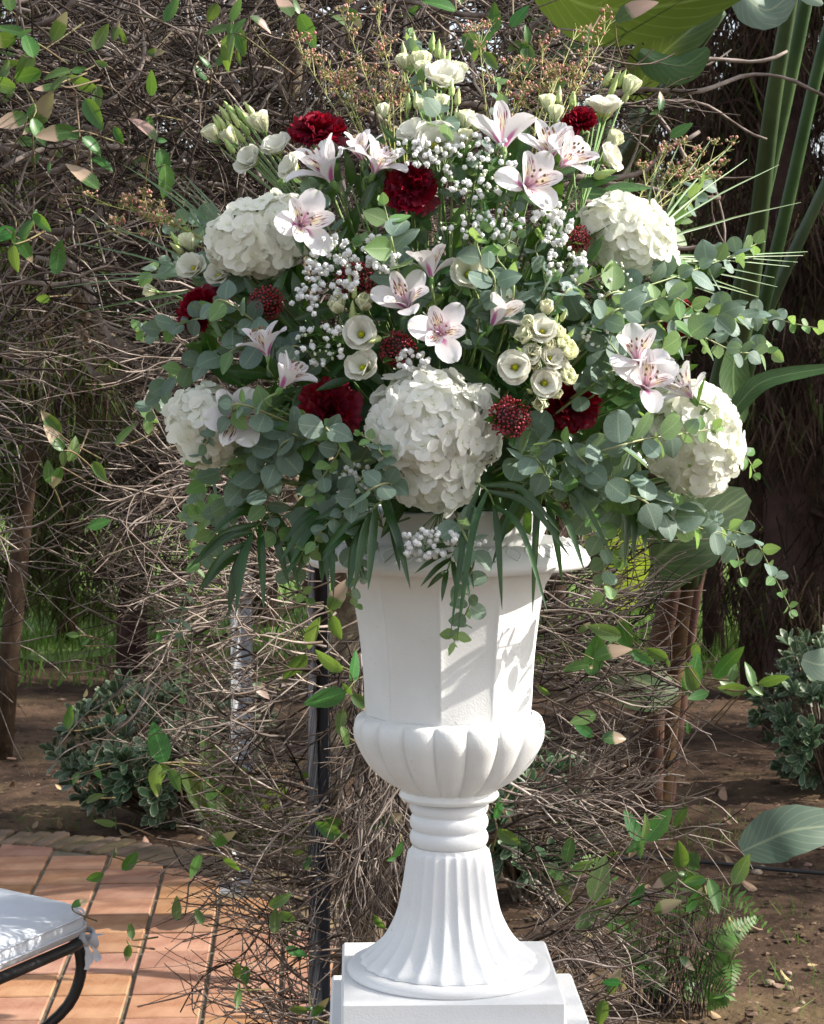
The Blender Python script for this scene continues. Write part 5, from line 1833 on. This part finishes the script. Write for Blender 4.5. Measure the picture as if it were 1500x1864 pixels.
EUC = [
    ([(430, 560), (380, 575), (325, 590), (285, 605), (250, 600)], 34, 'eucalyptus stem arching left in front of the left carnation', -.03),
    ([(500, 635), (400, 650), (325, 680), (285, 730), (268, 765)], 38, 'eucalyptus stem sweeping left above the lower left hydrangea', 0),
    ([(455, 740), (420, 760), (385, 790), (365, 830), (350, 860)], 32, 'dark eucalyptus sprig crossing the lower left hydrangea', -.10),
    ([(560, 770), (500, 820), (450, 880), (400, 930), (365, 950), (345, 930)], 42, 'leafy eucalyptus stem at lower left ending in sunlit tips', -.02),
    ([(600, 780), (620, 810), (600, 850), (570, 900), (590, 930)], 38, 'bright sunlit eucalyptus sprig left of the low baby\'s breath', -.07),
    ([(540, 800), (500, 850), (480, 900), (500, 960), (510, 1000)], 44, 'eucalyptus stem hanging at lower left with large grey leaves', -.04),
    ([(590, 880), (560, 940), (540, 1000), (530, 1050), (560, 1090)], 36, 'eucalyptus stem hanging under the left palm frond', 0),
    ([(620, 900), (640, 970), (660, 1030), (640, 1080), (650, 1100)], 34, 'eucalyptus sprig touching the left of the urn rim', -.06),
    ([(470, 880), (400, 960), (360, 1030), (335, 1100), (325, 1180), (333, 1270)], 28, 'long eucalyptus tail dangling lowest at the left with small round leaves', 0),
    ([(520, 760), (450, 810), (400, 860), (360, 900), (350, 1000)], 40, 'thick eucalyptus stem at lower left under the hydrangea', .03),
    ([(480, 520), (420, 500), (340, 480), (285, 490), (255, 510)], 40, 'dark eucalyptus stem pointing left behind the cupped lisianthus', .08),
    ([(480, 470), (400, 420), (340, 410), (300, 400)], 38, 'dark eucalyptus stem behind the upper left hydrangea', .10),
    ([(560, 640), (510, 650), (440, 620), (390, 610)], 36, 'small eucalyptus sprig behind the narrow alstroemeria pair', .02),
    ([(720, 470), (712, 430), (705, 395), (700, 375)], 52, 'broad green eucalyptus sprig just under the bright red carnation', -.04),
    ([(770, 520), (735, 480), (700, 460), (660, 440)], 44, 'grey eucalyptus sprig in the middle behind baby\'s breath', .05),
    ([(900, 540), (880, 480), (868, 440), (880, 420)], 46, 'upright eucalyptus sprig above the single open lisianthus', -.03),
    ([(930, 560), (925, 500), (905, 465), (940, 430)], 44, 'eucalyptus sprig right of the single open lisianthus', -.01),
    ([(980, 560), (990, 500), (975, 450), (1000, 420)], 38, 'eucalyptus sprig above the lisianthus cluster', 0),
    ([(1010, 560), (1050, 520), (1090, 500), (1110, 490)], 38, 'eucalyptus sprig below the upper right hydrangea', -.03),
    ([(870, 600), (870, 540), (850, 520), (830, 540)], 36, 'small eucalyptus sprig in the very middle of the bouquet', .02),
    ([(700, 830), (690, 812), (672, 800), (655, 790)], 26, 'tiny blue-grey eucalyptus tip on the left of the largest hydrangea', -.08),
    ([(820, 300), (775, 170), (750, 90), (745, 60)], 32, 'eucalyptus tip rising above the topmost lisianthus', .02),
    ([(860, 350), (900, 280), (910, 200), (905, 150)], 30, 'thin eucalyptus stem behind the large magenta-striped alstroemeria', .08),
    ([(600, 420), (560, 350), (540, 320), (520, 330)], 36, 'eucalyptus sprig behind the left lisianthus stems', .05),
    ([(930, 420), (930, 380), (900, 350), (880, 340)], 34, 'eucalyptus sprig behind the airy upper baby\'s breath', .06),
    ([(1080, 560), (1150, 530), (1240, 500), (1320, 470), (1385, 440)], 44, 'eucalyptus stem reaching right over the covered carnation', -.02),
    ([(1090, 620), (1180, 590), (1270, 575), (1380, 575), (1450, 590), (1500, 600)], 40, 'eucalyptus stem reaching farthest right to the photo border', 0),
    ([(1090, 590), (1150, 560), (1220, 540), (1260, 560)], 46, 'eucalyptus stem with pale sunlit leaves beneath the upper right hydrangea', -.06),
    ([(1100, 680), (1180, 650), (1260, 610), (1340, 640), (1410, 640)], 42, 'eucalyptus stem spreading right above the alstroemeria trio', -.03),
    ([(1080, 700), (1130, 660), (1110, 620), (1130, 590)], 34, 'fine-leaved eucalyptus sprig between lisianthus cluster and alstroemerias', -.04),
    ([(1060, 860), (1040, 820), (1010, 800), (985, 815)], 46, 'eucalyptus rosette right of the bright skimmia head', -.08),
    ([(1090, 880), (1110, 840), (1110, 800), (1115, 770)], 48, 'eucalyptus rosette below the crimson shaded carnation', -.08),
    ([(1100, 820), (1170, 800), (1240, 790), (1300, 780)], 48, 'eucalyptus stem with big sunlit leaves over the right hydrangea', -.12),
    ([(1050, 870), (1070, 920), (1095, 980), (1100, 1040), (1100, 1085)], 38, 'eucalyptus stem hanging right of the urn rim', -.02),
    ([(1100, 870), (1170, 890), (1240, 930), (1310, 960), (1370, 980), (1405, 1040), (1440, 1110)], 38, 'long eucalyptus tail hanging lowest at the right', -.03),
    ([(1130, 900), (1200, 930), (1270, 960), (1330, 980), (1350, 1050)], 46, 'eucalyptus stem of large white-lit leaves below the right hydrangea', -.06),
    ([(1080, 890), (1130, 930), (1150, 970), (1130, 1020)], 42, 'eucalyptus stem hanging over the big green leaf right of the urn', .0),
    ([(1180, 760), (1280, 760), (1350, 820), (1375, 860)], 36, 'eucalyptus tip at the right edge of the sunlit hydrangea', .02),
    ([(1160, 470), (1230, 400), (1270, 350), (1285, 320)], 38, 'green eucalyptus tip above the upper right hydrangea', .10),
    ([(840, 960), (862, 1020), (850, 1060), (855, 1100), (835, 1140), (825, 1175)], 36, 'eucalyptus stem hanging in front of the urn', -.10),
    ([(980, 800), (960, 860), (1000, 900), (1030, 930)], 44, 'dark eucalyptus stem under the bright skimmia', .02),
    ([(560, 800), (520, 790), (470, 820), (430, 860)], 42, 'eucalyptus stem below the forward-facing carnation', -.03),
    ([(650, 850), (610, 880), (570, 960), (600, 1010)], 42, 'eucalyptus stem behind the low baby\'s breath', .03),
]
for pts, lf, lb, dz in EUC:
    tail = 'tail dangling' in lb
    euc(pts, lf, lb, dz, tail=tail, gap=.95 if not tail else 1.35, young_or_sunlit=.5 if 'green' in lb or 'sunlit' in lb and 'tips' in lb or 'bright sunlit' in lb else .16)  # sunlit sprigs get more yellow-green leaves, sunlight put into their colour

# --- palm fronds


def frond(base, tip, n, L, label, dz=-.02, side=(1, -1), w_=.0085, droop=.5):
    Y = dome(*base)
    b0 = P(base[0], base[1], Y + dz)
    b1 = P(tip[0], tip[1], Y + dz - .01)
    root = thing('palm_frond', label, 'palm frond', b0, group='palm fronds under the bouquet')
    q = crom([Vector(), (b1 - b0) * .5 + Vector((0, -.02, .01)), b1 - b0], 12)
    mb = MB()
    mb.tube([FOAM - b0] + q, .0022, 5, .001)
    mb.build('rachis', M_STEM, root)
    t0 = (b1 - b0).normalized()
    for i in range(n):
        u = (i + .5) / n
        p = q[min(11, int(u * 11.99))]
        for sg in side:
            sd = t0.cross(Vector((0, -1, 0))).normalized() * sg
            d = (sd * (1.0 - .65 * u) + t0 * (.5 + .7 * u) + Vector((rnd(-.22, .22), -.25, rnd(-.2, .2)))).normalized()
            LL = L * (.75 + .35 * math.sin(PI * min(1, u + .15))) * rnd(.85, 1.1)
            e = p + d * LL + Vector((0, 0, -droop * LL * rnd(.3, .8)))
            m_ = p + d * LL * .5 + Vector((0, -.005, 0))
            c = crom([p, m_, e], 9)
            mb = MB()
            mb.ribbon(c, [w_ * max(.05, math.sin(PI * min(1, .1 + .9 * (k / 8))) ** .8) for k in range(9)], Vector((rnd(-.4, .4), -1, .3 + rnd(-.2, .2))), .35)
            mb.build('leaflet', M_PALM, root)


frond((500, 930), (430, 1020), 6, .090, 'dark palm frond fanned out below the lower left eucalyptus', droop=.6, w_=.006)
frond((705, 905), (650, 975), 6, .085, 'dark palm frond spread over the left of the urn rim', dz=-.06, droop=.55, w_=.0062)
frond((615, 920), (585, 985), 5, .075, 'dark palm frond between the two left fronds', dz=-.02, droop=.6, w_=.006)
frond((870, 880), (905, 935), 3, .125, 'dark palm frond with long leaflets crossing the right of the urn', dz=-.07, w_=.0048, droop=1.1)
frond((840, 990), (812, 1045), 4, .055, 'small palm tip pointing down-left at the urn front', dz=-.07, w_=.004)
frond((965, 870), (1000, 930), 3, .11, 'dark palm frond under the right eucalyptus beside the rim', dz=-.03, droop=.9, w_=.0052)
frond((1130, 900), (1165, 950), 4, .06, 'short palm frond hidden in the right eucalyptus', dz=.02, w_=.005)
EUC2 = [([(700, 880), (640, 920), (590, 960), (560, 1010)], 36, 'eucalyptus stem lying over the left end of the urn rim', -.10),
        ([(960, 830), (1000, 870), (1050, 900), (1080, 950)], 40, 'dark eucalyptus stem between bright skimmia and the rim', -.06)]
for pts, lf, lb, dz in EUC2:
    euc(pts, lf, lb, dz)

# --- steel grass


def grassb(x0, y0, tips, label, dz=.04):
    root = thing('grass_bundle', label, 'grass blades', P(x0, y0, dome(x0, y0) + dz), group='steel grass bundles in the bouquet')
    o = root.location.copy()
    for tx, ty in tips:
        a = P(x0 + rnd(-14, 14), y0 + rnd(-14, 14), dome(x0, y0) + dz) - o
        b = P(tx, ty, 3.15 + rnd(-.08, .08)) - o
        m_ = (a + b) / 2 + Vector((0, 0, .012))
        q = crom([FOAM.lerp(a + o, .5) - o, a, m_, b], 12)
        mb = MB()
        mb.ribbon(q, [.0022 * (1 - .8 * max(0, (k - 5) / 6)) for k in range(12)], Vector((0, -1, rnd(-.3, .5))), .5)
        mb.build('blade', M_GRASS, root)


grassb(460, 500, [(225, 300), (250, 312), (262, 305), (310, 320), (325, 322), (335, 318), (345, 330)], 'steel grass blades fanned to the upper left')
grassb(430, 530, [(125, 440), (165, 500), (95, 525), (160, 565), (130, 572), (190, 558), (215, 585), (140, 390)], 'steel grass blades spread flat to the left')
grassb(1150, 470, [(1210, 265), (1240, 255), (1296, 252), (1335, 262), (1418, 300), (1360, 290), (1458, 368)], 'steel grass blades rising to the upper right')
grassb(1150, 500, [(1470, 458), (1462, 465), (1452, 477), (1437, 485), (1410, 505), (1415, 522), (1345, 552), (1360, 530), (1340, 668), (1380, 540)], 'steel grass blades spread flat to the right')


# --- wax flower
def wax(pts, label, spread=26, heads=6, Yo=.05):
    Yb = dome(pts[0][0], pts[0][1]) + Yo
    root = thing('waxflower', label, 'waxflower', P(pts[0][0], pts[0][1], Yb), group='waxflower sprigs in the bouquet')
    o = root.location.copy()
    st_, nd, bd = MB(), MB(), MB()
    for tx, ty in pts[1:]:
        a = P(pts[0][0], pts[0][1], Yb) - o
        b = P(tx, ty, 3.12 + rnd(-.04, .06)) - o
        q = crom([a, a.lerp(b, .5) + Vector((rnd(-.01, .01), 0, .012)), b], 14)
        st_.tube(q, .0012, 4, .0006, cap=False)
        for k in range(4, 14):
            for _ in range(3):
                d = ((q[min(k + 1, 13)] - q[k - 1]).normalized() + Vector((rnd(-.9, .9), rnd(-.6, .6), rnd(-.4, .6)))).normalized() * rnd(.010, .022)
                nd.tube([q[k], q[k] + d * .5, q[k] + d], .0006, 3, .0003, cap=False)
        for h in range(heads):
            k = random.randint(8, 13)
            e = q[k] + Vector((rnd(-1, 1), rnd(-.6, .6), rnd(-.3, 1.2))) * spread * Yb / F
            st_.tube([q[k - 1], q[k - 1].lerp(e, .5), e], .0007, 3, .0005, cap=False)
            for _ in range(7):
                f = e + Vector((rnd(-1, 1), rnd(-1, 1), rnd(-.2, 1))) * .011
                st_.tube([e, e.lerp(f, .6), f], .0004, 3, cap=False)
                bd.ball(f, rnd(.0014, .0027), 6, 5, 1.1)
                nd.tube([e, e + Vector((rnd(-1, 1), rnd(-1, 1), rnd(-.2, 1))) * .007, e + Vector((rnd(-1, 1), rnd(-1, 1), rnd(.2, 1))) * .013], .0006, 3, .0003, cap=False)
    st_.build('stem', M_WAXN, root)
    tag(nd.build('needles', M_WAXN, root), kind='stuff')
    tag(bd.build('buds', M_WAXB, root), kind='stuff')


wax([(690, 330), (535, 75), (575, 110), (600, 120), (632, 150)], 'waxflower sprig with reddish buds right above the highest left carnation', heads=7)
wax([(720, 320), (620, 20), (685, 30), (660, 130), (700, 150)], 'tall waxflower sprig reaching the top border left of the lisianthus', heads=5)
wax([(900, 330), (870, 50), (935, 110), (950, 170), (960, 130)], 'waxflower sprig right of the topmost lisianthus', heads=5)
wax([(960, 340), (1050, 55), (1108, 45), (1060, 110), (1020, 130), (990, 90)], 'pink-budded waxflower sprig pointing to the upper right', heads=6)
wax([(1130, 440), (1270, 270), (1320, 275), (1300, 320), (1200, 300)], 'waxflower sprig above the upper right hydrangea', heads=5)
wax([(440, 480), (185, 370), (225, 375), (265, 395), (200, 420)], 'waxflower sprig left of the upper left hydrangea', heads=6)
wax([(740, 330), (730, 150), (705, 200), (735, 110)], 'thin waxflower stem beside the topmost lisianthus', heads=3)

# --- dark leafy filler stems and big glossy leaves
BIG = [(690, 520, 80, 62), (545, 560, 95, 75), (600, 380, 150, 60), (560, 380, 60, 50), (640, 340, 100, 70), (660, 380, 60, 70), (880, 350, 90, 80), (850, 340, 110, 60), (495, 680, 175, 100), (520, 720, 215, 70),
       (560, 700, 240, 60), (640, 690, 200, 70), (900, 705, 150, 90), (850, 600, 320, 70), (880, 640, 320, 60), (770, 500, 20, 75), (740, 560, 260, 60), (600, 560, 200, 70), (1085, 440, 100, 70), (1070, 480, 60, 60),
       (1100, 345, 0, 90), (1050, 340, 10, 80), (930, 300, 80, 80), (965, 350, 100, 60), (620, 330, 120, 60), (690, 340, 85, 60), (1090, 690, 100, 90), (1080, 720, 70, 70), (560, 790, 110, 80), (600, 690, 60, 60),
       (930, 620, 300, 60), (700, 700, 140, 60), (550, 740, 240, 80), (1010, 480, 80, 60), (820, 420, 60, 60), (460, 600, 100, 60), (440, 700, 150, 80), (1130, 610, 60, 60), (1090, 380, 30, 70)]
LEAFY = ['dark leafy stem left of the two small centre lisianthus', 'leafy stem under the highest left carnation', 'leafy stem between the bright red carnation and upper skimmia',
         'long-leaved dark stem left of the narrow alstroemeria pair', 'leafy stem just above the forward-facing red carnation', 'leafy stem right above the largest hydrangea',
         'leafy stem in the very centre above the forward-facing alstroemeria', 'leafy stem left of the upper right hydrangea', 'leafy stem with broad blade above the upper right hydrangea',
         'leafy stem below the bright red carnation, behind its stalk', 'leafy stem at the crimson shaded carnation', 'leafy stem under the forward-facing red carnation',
         'leafy stem near the middle between skimmia and side-on alstroemeria', 'leafy stem at the right of the lisianthus cluster']
k = 0
for i in range(0, len(BIG), 3):
    grp = BIG[i:i + 3]
    x0, y0 = grp[0][0], grp[0][1]
    root = thing('leafy_stem', LEAFY[i // 3], 'foliage stem', P(x0, y0, dome(x0, y0) + .02), group='glossy leafy stems among the flowers')
    oo = root.location.copy()
    for x, y, a, s in grp:
        leaf_at(x, y, dome(x, y) + .0 + rnd(-.01, .02), a, s, root, oo, ruscus_me, tilt=.5)
        mb = MB()
        p = P(x, y, dome(x, y)) - oo
        mb.tube([p, p.lerp(FOAM - oo, .3) + Vector((0, .03, 0)), FOAM - oo], .0015, 4)
        mb.build('stem', M_STEM, root)
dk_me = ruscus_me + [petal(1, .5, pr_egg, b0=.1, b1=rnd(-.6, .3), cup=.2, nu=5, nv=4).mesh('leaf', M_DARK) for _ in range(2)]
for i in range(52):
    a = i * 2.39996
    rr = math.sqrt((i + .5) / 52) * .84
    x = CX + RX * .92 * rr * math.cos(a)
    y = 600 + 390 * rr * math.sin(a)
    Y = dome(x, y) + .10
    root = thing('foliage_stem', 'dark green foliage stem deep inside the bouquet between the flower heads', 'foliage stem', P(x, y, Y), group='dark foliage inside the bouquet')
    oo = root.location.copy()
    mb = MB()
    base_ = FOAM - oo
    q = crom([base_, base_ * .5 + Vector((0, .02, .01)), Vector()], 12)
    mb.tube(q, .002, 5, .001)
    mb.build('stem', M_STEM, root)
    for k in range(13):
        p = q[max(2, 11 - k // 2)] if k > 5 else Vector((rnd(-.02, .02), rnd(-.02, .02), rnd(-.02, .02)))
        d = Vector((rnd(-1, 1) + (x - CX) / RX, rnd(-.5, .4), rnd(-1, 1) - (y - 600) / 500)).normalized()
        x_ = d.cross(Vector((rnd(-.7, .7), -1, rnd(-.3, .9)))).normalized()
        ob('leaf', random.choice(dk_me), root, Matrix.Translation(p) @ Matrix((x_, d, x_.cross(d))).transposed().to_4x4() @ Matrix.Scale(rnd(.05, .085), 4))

print('objects', len(COL.objects))
